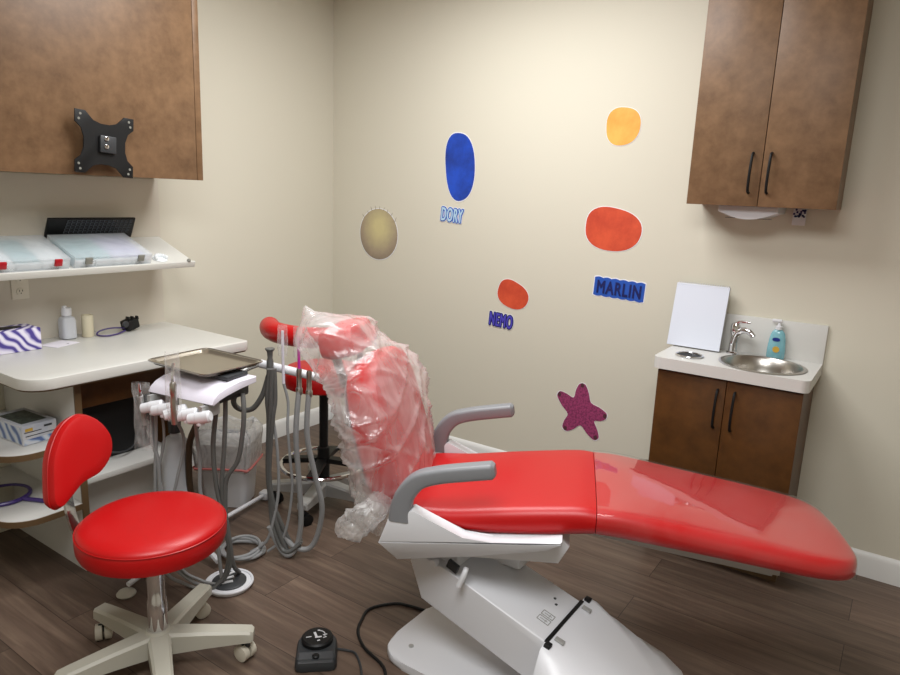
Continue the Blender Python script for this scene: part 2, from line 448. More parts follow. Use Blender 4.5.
# sloping wall shelf
SA = math.degrees(math.atan2(.101, .281))
sx = Matrix.Translation(V((XL+.006, 0, 1.262))) @ ry(SA)      # local x runs down the slope, z is its normal
ws = thing('wall_shelf', 'cream sloping display shelf with a front lip on the left wall', 'shelf', (XL, 1.4, 1.16))
part('shelf_board', MB().bb((0, .55, 0), (.30, 2.02, .018)).xf(sx), M['desk'], ws, True)
part('front_lip', MB().bb((.30, .55, -.004), (.312, 2.02, .026), .003).xf(sx), M['desk'], ws, True)
part('lip_pin', MB().lathe([(.008, 0), (.010, .004), (.006, .012)], (.306, 1.985, .026), seg=14).xf(sx), M['clipgrey'], ws, True, 'small grey pin')
# cases on the shelf
def case(y0, y1, label, clip, inserts, n):
    t = thing('storage_case', label, 'case', sx @ V((.17, (y0+y1)/2, .018)), (0, math.radians(SA), 0), group='clear cases on the sloping shelf')
    T = Matrix.Translation(V((.15, 0, .0185)))
    x0, x1 = .055, .29
    mb = MB(); th = .003; h = .04
    mb.bb((x0, y0, .0185), (x1, y1, .0215)); mb.bb((x0, y0, .0215), (x0+th, y1, .0185+h)); mb.bb((x1-th, y0, .0215), (x1, y1, .0185+h))
    mb.bb((x0+th, y0, .0215), (x1-th, y0+th, .0185+h)); mb.bb((x0+th, y1-th, .0215), (x1-th, y1, .0185+h))
    part('tub', mb.xf(sx), M['film_box'], t, True)
    mb = MB().bb((x0-.001, y0-.001, .0587), (x1+.001, y1+.001, .068), .003)
    part('lid', mb.xf(sx), M['film_box'], t, True)
    yy = y0+.008; wd = (y1-y0-.016)/len(inserts)
    for m in inserts:
        part('insert', MB().bb((x0+.008, yy+.002, .0217), (x1-.03, yy+wd-.002, .05), .003).xf(sx), M[m], t, True)
        part('insert', MB().bb((x1-.028, yy+.002, .0217), (x1-.006, yy+wd-.002, .045), .003).xf(sx), M['wins'], t, True)
        yy += wd
    for f in ((.16, .84) if n == 2 else (.5,)):
        yc = y0+(y1-y0)*f
        part('clip', MB().box((x1+.005, yc, .052), (.01, .03, .03), None, .003).xf(sx), M[clip], t, True)
    return t
case(1.455, 1.80, 'clear case with grey clips and lavender insert, nearest the room corner', 'clipgrey', ['teal', 'teal', 'lav', 'lav'], 2)
case(1.13, 1.435, 'clear case with red clips, left of the grey clipped case on the sloping shelf', 'clipred', ['wins', 'teal', 'wins'], 2)
case(.80, 1.11, 'leftmost clear case, cut by the frame edge, on the sloping shelf', 'clipred', ['wins', 'wins', 'wins'], 2)
sm = thing('sample_mould', 'small white plastic piece beside the grey clipped case on the shelf', 'dental mould', sx @ V((.27, 1.87, .018)))
mb = MB()
for k in range(9):
    a = PI*k/8
    mb.ball((.262-.028*math.sin(a), 1.87+.026*math.cos(a), .03), (.008, .008, .012), 1)
part('tooth_row', mb.xf(sx), M['wins'], sm, True)
part('plate', MB().lathe([(.032, .0182), (.034, .021), (.030, .024)], (.25, 1.87, 0), seg=20).xf(sx), M['wins'], sm, True)

# keyboard standing at the back of the shelf
kx = Matrix.Translation(V((XL+.052, 1.665, 1.275))) @ ry(-72) @ Matrix.Identity(4)   # local x up the leaning face
kb = thing('keyboard', 'black computer keyboard leaning on the wall behind the clear cases', 'keyboard', (XL+.05, 1.665, 1.27))
part('body', MB().bb((0, -.20, -.008), (.105, .20, .004), .004).xf(Matrix.Translation(V((XL+.022, 1.665, 1.285))) @ ry(-62)), M['black'], kb, True)
KM = Matrix.Translation(V((XL+.022, 1.665, 1.285))) @ ry(-62)
mbk = MB()
for r in range(5):
    for c in range(15):
        x = .030+r*.014; y = -.125+c*.0205+r*.002
        if y > .185: continue
        mbk.bb((x, y, -.0115), (x+.0115, y+.0165, -.0075), .001, 1)
part('keys', mbk.xf(KM), M['keyline'], kb, True)
mbl = MB()
for r in range(5):
    for c in range(15):
        x = .030+r*.014; y = -.125+c*.0205+r*.002
        if y > .185: continue
        mbl.bb((x+.0022, y+.0025, -.0122), (x+.0115, y+.0165, -.0114))
part('key_caps', mbl.xf(KM), M['key'], kb, True)

# outlet on the panel
ol = thing('wall_outlet', 'ivory duplex wall outlet below the sloping shelf', 'outlet', (XL+.006, 1.36, 1.035))
part('cover_plate', MB().bb((XL+.0062, 1.325, 1.03), (XL+.012, 1.395, 1.148), .002), M['outlet'], ol, True)
for z in (1.062, 1.117):
    s = part('socket', MB().lathe([(.017, 0), (.017, .003), (.014, .004)], (XL+.012, 1.36, z), 'X', 20), M['outlet'], ol, True)
    mb = MB()
    for dy in (-.006, .006): mb.bb((XL+.016, 1.36+dy-.0012, z+.001), (XL+.0168, 1.36+dy+.0012, z+.009))
    mb.lathe([(.0022, 0), (.0022, .0008)], (XL+.016, 1.36, z-.006), 'X', 10)
    part('slots', mb, M['black'], s, True)

# things on the desk
tb = thing('tissue_box', 'purple swirl tissue box at the left end of the desk', 'tissue box', (-3.0, 1.22, DZ))
part('carton', MB().bb((-3.09, 1.10, DZ+.0005), (-2.965, 1.345, DZ+.093), .003), M['tissue'], tb, True)
sl = MB().lathe([(1, 0), (1, .0015)], (0, 0, 0), seg=28).xf(Matrix.Translation(V((-3.03, 1.215, DZ+.0932))) @ Matrix.Diagonal(V((.03, .085, 1, 1))))
part('opening', sl, M['black'], tb, True, 'dark slot')
bt = thing('squeeze_bottle', 'small frosted plastic bottle with white cap standing on the desk', 'bottle', (-3.09, 1.51, DZ))
def sqlathe(mb, prof, c, pw=4, seg=36):
    rings = []
    for r, z in prof:
        ring = []
        for i in range(seg):
            a = 2*PI*i/seg; q = (abs(math.cos(a))**pw+abs(math.sin(a))**pw)**(-1/pw)
            ring.append(V(c)+V((r*q*math.cos(a), r*q*math.sin(a), z)))
        rings.append(ring)
    return mb.loft(rings)
c = (-3.09, 1.515, DZ+.0005)
part('body', sqlathe(MB(), [(.024, 0), (.031, .004), (.031, .082), (.026, .096), (.016, .102), (.016, .106)], c, 4), M['frost'], bt, True)
part('cap', MB().lathe([(.021, .106), (.021, .136), (.018, .14)], c, seg=24), M['wplastic'], bt, True)
part('spout', MB().box((c[0]+.01, c[1]-.012, c[2]+.145), (.012, .02, .012), rz(20), .003), M['wplastic'], bt, True)
cy = tag(mesh_obj('roll', MB().lathe([(.0235, 0), (.0245, .003), (.0245, .098), (.0235, .1), (.017, .1), (.017, .094)], (-3.07, 1.595, DZ+.0005), seg=28), M['cream_pl']), 'cream cylindrical roll standing right of the frosted bottle', 'roll')
cd = thing('paper_card', 'small white card lying flat on the desk before the bottle', 'card', (-2.99, 1.43, DZ))
part('sheet', MB().box((-3.005, 1.435, DZ+.001), (.10, .12, .001), rz(18)), M['card'], cd, True)
part('dark_mark', MB().box((-2.985, 1.46, DZ+.0018), (.004, .012, .0004), rz(18)), M['dark'], cd, True, 'dark print mark')
hd = thing('headlamp', 'black clip-on lamp with thin purple strap lying on the desk', 'lamp', (-3.07, 1.77, DZ))
part('lamp_body', MB().box((-3.065, 1.795, DZ+.032), (.055, .07, .052), rz(10) @ rx(12), .01), M['black'], hd, True)
part('lens', MB().lathe([(.014, 0), (.016, .008), (.012, .012)], (-3.04, 1.755, DZ+.04), 'X', 18), M['dark'], hd, True)
mb = MB()
for k in range(3): mb.box((-3.06+.004*k, 1.78+.022*k, DZ+.062), (.02, .008, .018), rx(-10+10*k), .002)
part('clip', mb, M['black'], hd, True)
part('strap', MB().tube([(-3.05, 1.76, DZ+.02), (-3.06, 1.70, DZ+.026), (-3.07, 1.65, DZ+.018), (-3.05, 1.625, DZ+.006), (-3.0, 1.64, DZ+.006), (-3.01, 1.70, DZ+.006), (-3.03, 1.75, DZ+.012)], .0035, 8), M['purple'], hd, True)
# box on the shelf
mx = thing('mask_box', 'pale blue and white cardboard box on the upper open shelf', 'box', (-2.77, 1.12, .5455))
Rm = Matrix.Translation(V((-2.755, 1.148, .557))) @ rz(4)
part('carton', MB().bb((-.12, -.05, 0), (.105, .078, .078), .002).xf(Rm), M['maskbox'], mx, True)
part('top_picture', MB().bb((-.085, -.036, .0782), (.075, .060, .0788)).xf(Rm), M['maskdark'], mx, True, 'dark picture on the lid')
part('side_print', MB().bb((-.112, -.0508, .006), (.095, -.0502, .070)).xf(Rm), M['maskblue'], mx, True, 'blue print')
mb = MB().bb((.1052, -.044, .049), (.1058, .02, .052)).bb((.1052, .03, .058), (.1058, .06, .066))
part('print_lines', mb.bb((.1052, -.04, .034), (.1058, .07, .037)).xf(Rm), M['dark'], mx, True, 'dark print lines')
part('gold_mark', MB().bb((.1052, -.040, .054), (.1058, -.012, .066)).xf(Rm), M['gold'], mx, True, 'gold mark')
part('blue_base_print', MB().bb((.1052, -.046, .004), (.1058, .074, .024)).xf(Rm), M['maskblue'], mx, True, 'blue print')
hm = thing('hand_mirror', 'purple round hand mirror lying on the lower open shelf', 'mirror', (-2.80, 1.1, .2855))
c = V((-2.845, 1.095, .3080))
ring = [c+V((.095*math.cos(2*PI*i/28), .095*math.sin(2*PI*i/28), 0)) for i in range(28)]
part('rim', MB().tube(ring, .008, 10, 1, closed=True), M['purple'], hm, True)
part('glass', MB().lathe([(.089, -.002), (.089, .002)], c, seg=28), M['mirror'], hm, True)
part('handle', MB().tube([c+V((.088, .034, 0)), c+V((.12, .05, 0)), c+V((.18, .08, 0)), c+V((.235, .11, 0))], .0085, 10), M['purple'], hm, True)

# upper left cabinet
uc = thing('wall_cabinet', 'wide brown wall cabinet above the desk with black mount plate on its face', 'cabinet', (-2.96, 1.3, 1.565))
part('carcass', MB().bb((XL+.001, .55, 1.566), (-2.79, 2.008, 2.46), .001), M['panel'], uc, True, 'pale carcass')
part('end_panel', MB().bb((XL+.001, 2.0085, 1.565), (-2.79, 2.018, 2.46)), M['brown'], uc, True)
part('door', MB().bb((-2.789, .55, 1.562), (-2.770, 1.985, 2.46), .001), M['brown'], uc, True)
part('edge_band', MB().bb((-2.789, 1.988, 1.562), (-2.771, 2.018, 2.46), .001), M['brown'], uc, True)
part('bumper', MB().lathe([(.012, 0), (.014, .006), (.008, .012)], (-2.80, 2.018, 1.70), 'Y', 14), M['black'], uc, True, 'black bumper on the end')
# mount plate (X shape)
mp_ = thing('monitor_mount', 'black x-shaped monitor mount plate on the wall cabinet door', 'mount', (-2.77, 1.553, 1.68))
TM = Matrix.Translation(V((-2.77, 1.532, 1.683))) @ rx(-4)
out = []
for k in range(4):
    a = PI/2*k
    for (px, py) in [(.118, .078), (.118, .112), (.085, .116)]:
        pass
q = [(.018, .077), (.048, .086), (.078, .118), (.119, .118), (.119, .072), (.094, .052), (.083, .020)]
outl = []
for s_ in ((1, 1), (1, -1), (-1, -1), (-1, 1)):
    pts = [(s_[0]*a, s_[1]*b) for a, b in q]
    if s_[0]*s_[1] < 0: pts = list(reversed(pts))
    outl += pts
# order: go clockwise starting in quadrant (+,+) reversed
outl = []
for s_, rev in (((1, 1), False), ((1, -1), True), ((-1, -1), False), ((-1, 1), True)):
    pts = [(s_[0]*a, s_[1]*b) for a, b in q]
    outl += list(reversed(pts)) if rev else pts
part('plate', MB().prism(outl, .045, .05, lambda a, b, d: V((d, a, b)), .001).xf(TM), M['black'], mp_, True)
part('hub', MB().bb((.0005, -.04, -.04), (.045, .04, .04), .006).xf(TM), M['black'], mp_, True)
part('tilt_bracket', MB().bb((.05, -.026, -.032), (.064, .040, .034), .004).xf(TM), M['dark'], mp_, True)
mb = MB()
for (a, b) in ((-.002, .022), (-.002, -.008)): mb.lathe([(.009, 0), (.009, .003), (.006, .004)], (.064, a, b), 'X', 14)
part('bolt', mb.xf(TM), M['chrome'], mp_, True, 'shiny bolts')
for sa in (1, -1):
    for sb in (1, -1):
        mb = MB().lathe([(.005, 0), (.005, .001)], (.0502, sa*.098, sb*.103), 'X', 10).lathe([(.005, 0), (.005, .001)], (.0502, sa*.104, sb*.084), 'X', 10)
        part('screw_hole', mb.xf(TM), M['clipgrey'], mp_, True, 'pale screw holes')

# ------------------------------------------------------------------ right: wall cabinet and sink
def bow_handle(mb, x, z0, z1, y):
    return mb.tube([(x, y, z0), (x-.001, y-.02, z0+.012), (x, y-.028, (z0+z1)/2), (x+.001, y-.02, z1-.012), (x, y, z1)], .0055, 8, 5)
rc = thing('wall_cabinet', 'brown two-door wall cabinet above the sink', 'cabinet', (-.55, 3.11, 1.55))
part('carcass', MB().bb((-.845, 3.052, 1.551), (-.286, YB-.001, 2.46)), M['brown'], rc, True)
for x0, x1, hx in ((-.849, -.567, -.605), (-.5645, -.282, -.536)):
    d = part('door', MB().bb((x0, 3.03, 1.549), (x1, 3.05, 2.46), .0015), M['brown'], rc, True)
    part('handle', bow_handle(MB(), hx, 1.603, 1.76, 3.0295), M['black'], d, True, 'black bow handle')
td = thing('wall_towel_dispenser', 'white paper towel dispenser peeking out under the wall cabinet by the sink', 'dispenser', (-.60, 3.1, 1.49))
arc = [(-.117, 0)]+[(-.117+.234*i/12, -.026-.030*math.sin(PI*i/12)) for i in range(13)]+[(.117, 0)]
part('body', MB().prism(arc, 3.08, 3.269, lambda a, b, d: V((-.61+a, d, 1.551+b)), .003), M['wplastic'], td, True)
part('paper_slot', MB().bb((-.70, 3.10, 1.4985), (-.52, 3.13, 1.5005)), M['dark'], td, True)
af = thing('wall_sachet', 'small patterned sachet on the wall under the cabinet beside the towel dispenser', 'sachet', (-.435, YB-.01, 1.48))
part('pouch', MB().bb((-.462, YB-.012, 1.478), (-.410, YB-.001, 1.549), .003), M['wplastic'], af, True)
mb = MB()
for i in range(22):
    a, b = random.uniform(-.46, -.412), random.uniform(1.512, 1.546)
    mb.lathe([(.0045, 0), (.0045, .002)], (a, YB-.0142, b), 'Y', 8)
part('dots', mb, M['wdark'], af, True, 'dark teal dots')

bc = thing('sink_cabinet', 'dark brown two-door base cabinet under the sink', 'cabinet', (-.565, 3.08, 0))
for x in (-.850, -.301): part('side_panel', MB().bb((x, 2.915, .09), (x+.018, YB-.001, .849)), M['brown_dark'], bc, True)
part('bottom_panel', MB().bb((-.8315, 2.915, .09), (-.3015, YB-.001, .108)), M['brown_dark'], bc, True)
part('back_panel', MB().bb((-.8315, YB-.012, .109), (-.3015, YB-.001, .849)), M['brown_dark'], bc, True)
part('toe_kick', MB().bb((-.848, 2.96, 0), (-.285, 3.2, .0899)), M['edge_brown'], bc, True)
for x0, x1, hx in ((-.852, -.567, -.597), (-.5645, -.281, -.529)):
    d = part('door', MB().bb((x0, 2.892, .10), (x1, 2.913, .843), .0015), M['brown_dark'], bc, True)
    part('handle', bow_handle(MB(), hx, .636, .80, 2.8915), M['black'], d, True, 'black bow handle')
# counter with sink cut-out and corner radius
SXC, SYC, SR = -.467, 3.045, .165
ct = thing('sink_counter', 'small white counter with backsplash over the base cabinet', 'counter', (-.565, 3.07, .85))
def counter_mesh():
    mb = MB()
    outer = [(-.875, 3.255), (-.875, 2.905)]
    for i in range(1, 5): a = PI+PI/2*i/4; outer.append((-.84+.035*math.cos(a), 2.905+.035*math.sin(a)))
    for i in range(1, 5): a = -PI/2+PI/2*i/4; outer.append((-.298+.035*math.cos(a), 2.905+.035*math.sin(a)))
    outer += [(-.263, 3.255)]
    # dense outline resampled to match the hole
    def resample(pts, n):
        P = [V((a, b, 0)) for a, b in pts]; P.append(P[0]); L = [0]
        for i in range(len(P)-1): L.append(L[-1]+(P[i+1]-P[i]).length)
        out = []
        return P, L
    # cast from the hole centre at fixed angles plus corner angles
    angs = sorted(set([2*PI*i/48 for i in range(48)]+[math.atan2(b-SYC, a-SXC) % (2*PI) for a, b in outer]))
    O = []; H = []
    for g in angs:
        d = V((math.cos(g), math.sin(g)))
        best = None
        for i in range(len(outer)):
            p, q = V(outer[i]), V(outer[(i+1) % len(outer)])
            e = q-p; den = d.x*e.y-d.y*e.x
            if abs(den) < 1e-9: continue
            w_ = p-V((SXC, SYC))
            tt = (w_.x*e.y-w_.y*e.x)/den; uu = (w_.x*d.y-w_.y*d.x)/den
            if tt > 0 and -1e-6 <= uu <= 1+1e-6 and (best is None or tt < best): best = tt
        O.append((SXC+d.x*best, SYC+d.y*best)); H.append((SXC+d.x*(SR-.012), SYC+d.y*(SR-.012)))
    r = [[(a, b, .851) for a, b in H], [(a, b, .90) for a, b in H], [(a, b, .90) for a, b in O], [(a, b, .851) for a, b in O], [(a, b, .851) for a, b in H]]
    mb.loft(r, cap=False)
    bmesh.ops.remove_doubles(mb.b, verts=mb.b.verts[:], dist=1e-5)
    return mb
part('top', counter_mesh(), M['white_lam'], ct, True)
part('backsplash', MB().bb((-.875, 3.2555, .851), (-.263, YB-.001, 1.066), .001), M['white_lam'], ct, True)
sk = thing('sink_bowl', 'round stainless steel sink set into the white counter', 'sink', (SXC, SYC, .75))
part('bowl', MB().lathe([(.170, .9004), (.172, .903), (.165, .9055), (.156, .905), (.148, .897), (.14, .86), (.125, .80), (.10, .775), (.03, .768), (.0, .767)], (SXC, SYC, 0), seg=48, cap=False), M['steel'], sk, True)
part('drain', MB().lathe([(.028, .769), (.028, .772), (.02, .773), (.018, .769), (0.001, .769)], (SXC, SYC, 0), seg=24), M['chrome'], sk, True)
fc = thing('faucet', 'chrome single-lever faucet behind the round sink', 'faucet', (-.617, 3.185, .90))
f0 = V((-.617, 3.185, .9005))
part('base', MB().lathe([(.026, 0), (.026, .006), (.02, .012)], f0, seg=24), M['chrome'], fc, True)
part('spout', MB().tube([f0+V((0, 0, .01)), f0+V((0, -.002, .05)), f0+V((.010, -.006, .09)), f0+V((.035, -.016, .112)), f0+V((.065, -.03, .112)), f0+V((.085, -.038, .094))], (.0185, .0115), 14, 5), M['chrome'], fc, True)
part('body', MB().lathe([(.017, .085), (.021, .10), (.021, .125), (.014, .14), (.002, .143)], f0+V((.002, 0, 0)), seg=20), M['chrome'], fc, True)
part('lever', MB().tube([f0+V((.0, 0, .135)), f0+V((.022, -.006, .148)), f0+V((.062, -.014, .150))], (.008, .0045), 10, 4), M['chrome'], fc, True)
tr_ = thing('waste_ring', 'black waste hole with steel rim in the counter left of the sink', 'waste hole', (-.755, 2.985, .90))
part('rim', MB().tube([(-.752+.056*math.cos(2*PI*i/32), 2.99+.056*math.sin(2*PI*i/32), .9046) for i in range(32)], .004, 8, 1, closed=True), M['chrome'], tr_, True)
part('opening', MB().lathe([(.051, .9005), (.051, .9022)], (-.752, 2.99, 0), seg=32), M['drainblack'], tr_, True)
pd = thing('paper_pad', 'large white spiral paper pad leaning on the wall behind the counter', 'pad', (-.78, 3.17, .90))
PMx = Matrix.Translation(V((-.784, 3.150, .9065))) @ rx(-13)
part('back_board', MB().bb((-.117, .0082, 0), (.117, .020, .292), .001).xf(PMx), M['metalgrey'], pd, True, 'grey board')
part('sheets', MB().bb((-.117, 0, 0), (.117, .008, .29)).xf(PMx), M['paper'], pd, True)
mb = MB()
for i in range(22):
    x = -.11+i*.22/21
    mb.tube([(x, -.002, .283), (x, .004, .296), (x, .016, .296), (x, .021, .285)], .0013, 6, 2)
part('spiral', mb.xf(PMx), M['wplastic'], pd, True)
sp = thing('soap_bottle', 'clear blue soap bottle with pump beside the sink', 'bottle', (-.452, 3.235, .90))
def ovl(mb, prof, c, k=.55, seg=28):
    rings = [[V(c)+V((r*math.cos(2*PI*i/seg), r*k*math.sin(2*PI*i/seg), z)) for i in range(seg)] for r, z in prof]
    return mb.loft(rings)
c = (-.448, 3.230, .9008)
part('body', ovl(MB(), [(.033, 0), (.037, .004), (.037, .04), (.033, .085), (.029, .105), (.024, .118), (.015, .126), (.012, .128)], c), M['clear_blue'], sp, True)
part('collar', MB().lathe([(.014, .128), (.014, .142), (.008, .144), (.005, .160)], c, seg=18), M['wplastic'], sp, True)
part('pump_head', MB().box((c[0]-.010, c[1], c[2]+.166), (.04, .018, .012), None, .003), M['wplastic'], sp, True)
mb = MB().lathe([(.016, 0), (.016, .001)], (0, 0, 0), 'Y', 20); mb.xf(Matrix.Translation(V((c[0]-.002, c[1]-.0195, c[2]+.085))) @ Matrix.Diagonal(V((1, 1, .55, 1))))
part('label_oval', mb, M['labelblue'], sp, True, 'dark blue oval on the label')
mb = MB().lathe([(.014, 0), (.014, .001)], (0, 0, 0), 'Y', 20); mb.xf(Matrix.Translation(V((c[0]+.002, c[1]-.0218, c[2]+.042))))
part('label_spot', mb, M['gold'], sp, True, 'gold spot on the label')

# ------------------------------------------------------------------ wall stickers
def yto(x, z, y0): return lambda a, b, d: V((x+a, YB-y0-d, z+b))
def blob(rx_, rz_, wob, n=40, rot=0.0, pw=2.4):
    pts = []
    for i in range(n):
        a = 2*PI*i/n; q = (abs(math.cos(a))**pw+abs(math.sin(a))**pw)**(-1/pw)
        r = q*(1+wob*math.sin(3*a+1))
        x, z = rx_*r*math.cos(a), rz_*r*math.sin(a)
        pts.append((x*math.cos(rot)-z*math.sin(rot), x*math.sin(rot)+z*math.cos(rot)))
    return pts
def sticker(label, x, z, pts, m, cat='wall sticker', extra=None):
    t = thing('wall_sticker', label, cat, (x, YB-.001, z), group='stickers on the back wall')
    part('film_edge', MB().prism([(a*1.03, b*1.03) for a, b in pts], .0006, .0012, yto(x, z, 0)), M['wwhite'], t, True, 'thin pale edge')
    part('print', MB().prism(pts, .0013, .0022, yto(x, z, 0)), m, t, True)
    return t
sticker('tall plain blue rounded wall sticker over the short pale blue word', -2.185, 1.70, blob(.098, .185, .03, rot=.10), M['sblue'])
sticker('plain yellow rounded wall sticker, highest on the back wall', -1.255, 1.90, blob(.085, .088, .03), M['yellow'])
sticker('large plain orange rounded wall sticker over the long dark blue word', -1.262, 1.41, blob(.145, .105, .03, rot=-.12), M['orange'])
sticker('small plain orange rounded wall sticker over the violet word', -1.80, 1.02, blob(.098, .074, .03, rot=-.35), M['orange'])
t = sticker('plain tan speckled oval wall sticker nearest the room corner', -2.768, 1.285, blob(.150, .155, .0, pw=2.05, rot=.2), M['puff'])
mb = MB()
for k in range(9):
    a = -.115+.03*k; z = .155*math.sqrt(max(0, 1-(a/.15)**2))+.0
    mb.tube([(-2.768+a, YB-.0018, 1.285+z-.004), (-2.768+a*1.12+random.uniform(-.006, .006), YB-.0018, 1.285+z+.020+random.uniform(-.008, .008))], (.0016, .0006), 5, 1)
part('bristles', mb, M['bristle'], t, True, 'short bristles along the top')
# sea star
sp_ = []
tips = [(-.006, .142), (.142, -.008), (.098, -.145), (-.090, -.132), (-.142, .062)]
ins = [(.050, .048), (.076, -.048), (.002, -.088), (-.076, -.040), (-.050, .056)]
def star_pts():
    pts = []
    for k in range(5):
        tx, tz = tips[k]; l = math.hypot(tx, tz); nx, nz = -tz/l, tx/l
        px, pz = ins[k-1]
        w_ = .019
        pts += [((px*.5+tx*.5)+nx*.012, (pz*.5+tz*.5)+nz*.012), (tx*.95+nx*w_, tz*.95+nz*w_), (tx, tz), (tx*.95-nx*w_, tz*.95-nz*w_),
                ((ins[k][0]*.5+tx*.5)-nx*.012, (ins[k][1]*.5+tz*.5)-nz*.012), ins[k]]
    return smooth2(pts, 3)
st = thing('wall_sticker', 'purple pink five-armed sea star wall sticker low beside the base cabinet', 'wall sticker', (-1.343, YB-.001, .46), group='stickers on the back wall')
part('film_edge', MB().prism([(a*1.03, b*1.03) for a, b in star_pts()], .0006, .0012, yto(-1.343, .459, 0)), M['wwhite'], st, True, 'thin pale edge')
part('print', MB().prism(star_pts(), .0013, .0024, yto(-1.343, .459, 0)), M['star'], st, True)
for tx, tz in tips: part('arm_tip', MB().prism(blob(.010, .012, 0, 14), .0025, .0028, yto(-1.343+tx*.93, .459+tz*.93, 0)), M['star_tip'], st, True, 'dark arm tip')
# words
def word(text, x, z, h, wdt, rot, label, mback, mletter, cat='word sticker', edge=.010, hug=False, bold=.0018):
    t = thing('wall_word_sticker', label, cat, (x, YB-.001, z), group='word stickers on the back wall')
    def make(off, dep, y, m, nm):
        cu = bpy.data.curves.new('lettering', 'FONT'); cu.body = text; cu.align_x = 'CENTER'; cu.align_y = 'CENTER'
        cu.size = h; cu.extrude = dep; cu.offset = 0; cu.space_character = 1.12
        cu.resolution_u = 4
        o = bpy.data.objects.new('lettering', cu); COL.objects.link(o)
        dg = bpy.context.evaluated_depsgraph_get()
        me = bpy.data.meshes.new_from_object(o.evaluated_get(dg))
        bpy.data.objects.remove(o); bpy.data.curves.remove(cu)
        return me
    me = make(.0012, .0004, 0, mletter, 'letters')
    xs = [v.co.x for v in me.vertices]; ys = [v.co.y for v in me.vertices]
    sxx = (wdt-2*edge)/(max(xs)-min(xs)); szz = (h-2*edge)/(max(ys)-min(ys))
    cxx, czz = (max(xs)+min(xs))/2, (max(ys)+min(ys))/2
    R_ = Matrix.Rotation(rot, 2)
    def spread(rad, yy, mm, nm):
        vs, fs = [], []
        for g in range(12):
            dx, dy = rad*math.cos(2*PI*g/12), rad*math.sin(2*PI*g/12)
            n0 = len(vs)
            for v in me.vertices:
                q = R_ @ V(((v.co.x-cxx)*sxx+dx, (v.co.y-czz)*szz+dy)); vs.append((q.x, yy-v.co.z-g*4e-5, q.y))
            fs += [[n0+i for i in p.vertices] for p in me.polygons]
        m3 = bpy.data.meshes.new(nm); m3.from_pydata(vs, [], fs); m3.materials.append(mm)
        o3 = bpy.data.objects.new(nm, m3); COL.objects.link(o3); o3.parent = t
    spread(bold, -.0036, mletter, 'letters')
    # scalloped backing
    n = len(text)
    def back(gr, d0, d1, m, nm):
        pts = []; N_ = n*8
        hw, hh = wdt/2+gr, h/2+gr
        for i in range(N_+1):
            u = -1+2*i/N_; pts.append((hw*u, hh*(.90+.10*abs(math.sin(PI*n*(u+1)/2)))))
        for i in range(N_+1):
            u = 1-2*i/N_; pts.append((hw*u, -hh*(.90+.10*abs(math.sin(PI*n*(u+1)/2)))))
        pts = [tuple(R_ @ V(p)) for p in pts]
        part(nm, MB().prism(pts, d0, d1, yto(x, z, 0)), m, t, True)
    if hug:
        spread(bold+.0055, -.0020, mback, 'outline'); spread(bold+.0085, -.0007, M['wwhite'], 'film_edge')
    else:
        back(.005, .0, .0010, M['wwhite'], 'film_edge')
        back(0, .0011, .0024, mback, 'backing')
    return t
word('DORY', -2.222, 1.430, .094, .165, -.07, 'short pale blue four-letter word sticker on the back wall', M['wblue'], M['wpale'], hug=True)
word('MARLIN', -1.200, 1.118, .098, .262, -.04, 'long dark blue six-letter word sticker left of the paper pad', M['wblue'], M['wdark'], edge=.018)
word('NEMO', -1.862, .868, .092, .165, -.06, 'violet four-letter word sticker above the chair armrest', M['wdark'], M['wpurple'], hug=True)

# ------------------------------------------------------------------ patient chair
JX, JY = -.7775, 2.056
ch = thing('dental_chair', 'red vinyl dental patient chair on a white base', 'dental chair', (JX, JY, 0), (0, 0, math.radians(24)))
CH = MW[ch.name]
def rrect(hw, zb, zt, r, n=5, crown=0.0):
    """rounded rectangle in (b,z), top slightly crowned"""
    out = []
    for (sx_, sz_, a0) in ((1, 1, 0), (-1, 1, PI/2), (-1, -1, PI), (1, -1, 3*PI/2)):
        rr = min(r, (zt-zb)/2*.98)
        cx, cz = sx_*(hw-rr), (zt-rr if sz_ > 0 else zb+rr)
        for i in range(n):
            a = a0+PI/2*i/(n-1)
            b, z = cx+rr*math.cos(a), cz+rr*math.sin(a)
            out.append((b, z))
    res = []
    for i, p in enumerate(out):
        q = out[(i+1) % len(out)]
        res.append(p)
        if abs(p[0]-q[0]) > .1:
            for k in range(1, 6):
                f = k/6; res.append((p[0]+(q[0]-p[0])*f, p[1]+(q[1]-p[1])*f))
    return [(b, z+(crown*(1-(b/hw)**2) if z > (zb+zt)/2 else 0)) for b, z in res]
def cushion(stations, r=.035, crown=.008):
    rings = []
    for a, hw, zb, zt in stations:
        rings.append([(a, b, z) for b, z in rrect(hw, zb, zt, r, crown=crown)])
    return MB().loft(rings)
def interp(st, n):
    P = [V((x[0], x[1], x[2])) for x in st]; Q = [V((x[3], 0, 0)) for x in st]
    A = catmull(P, n); B = catmull(Q, n)
    return [(a.x, a.y, a.z, b.x) for a, b in zip(A, B)]
seat_st = [(-.600, .20, .530, .548), (-.596, .235, .512, .562), (-.58, .258, .508, .572), (-.45, .268, .512, .582), (-.30, .270, .522, .606), (-.15, .270, .537, .628), (-.05, .270, .553, .640), (.0, .270, .560, .638)]
part('seat_cushion', cushion(interp(seat_st, 4)), M['red'], ch)
leg_st = [(.002, .270, .560, .638), (.08, .270, .556, .637), (.20, .269, .545, .622), (.35, .266, .530, .602), (.50, .262, .514, .582), (.62, .255, .500, .566), (.70, .238, .492, .556), (.745, .208, .488, .548), (.77, .165, .488, .540), (.782, .11, .494, .530)]
part('leg_rest', cushion(interp(leg_st, 4)), M['red'], ch)
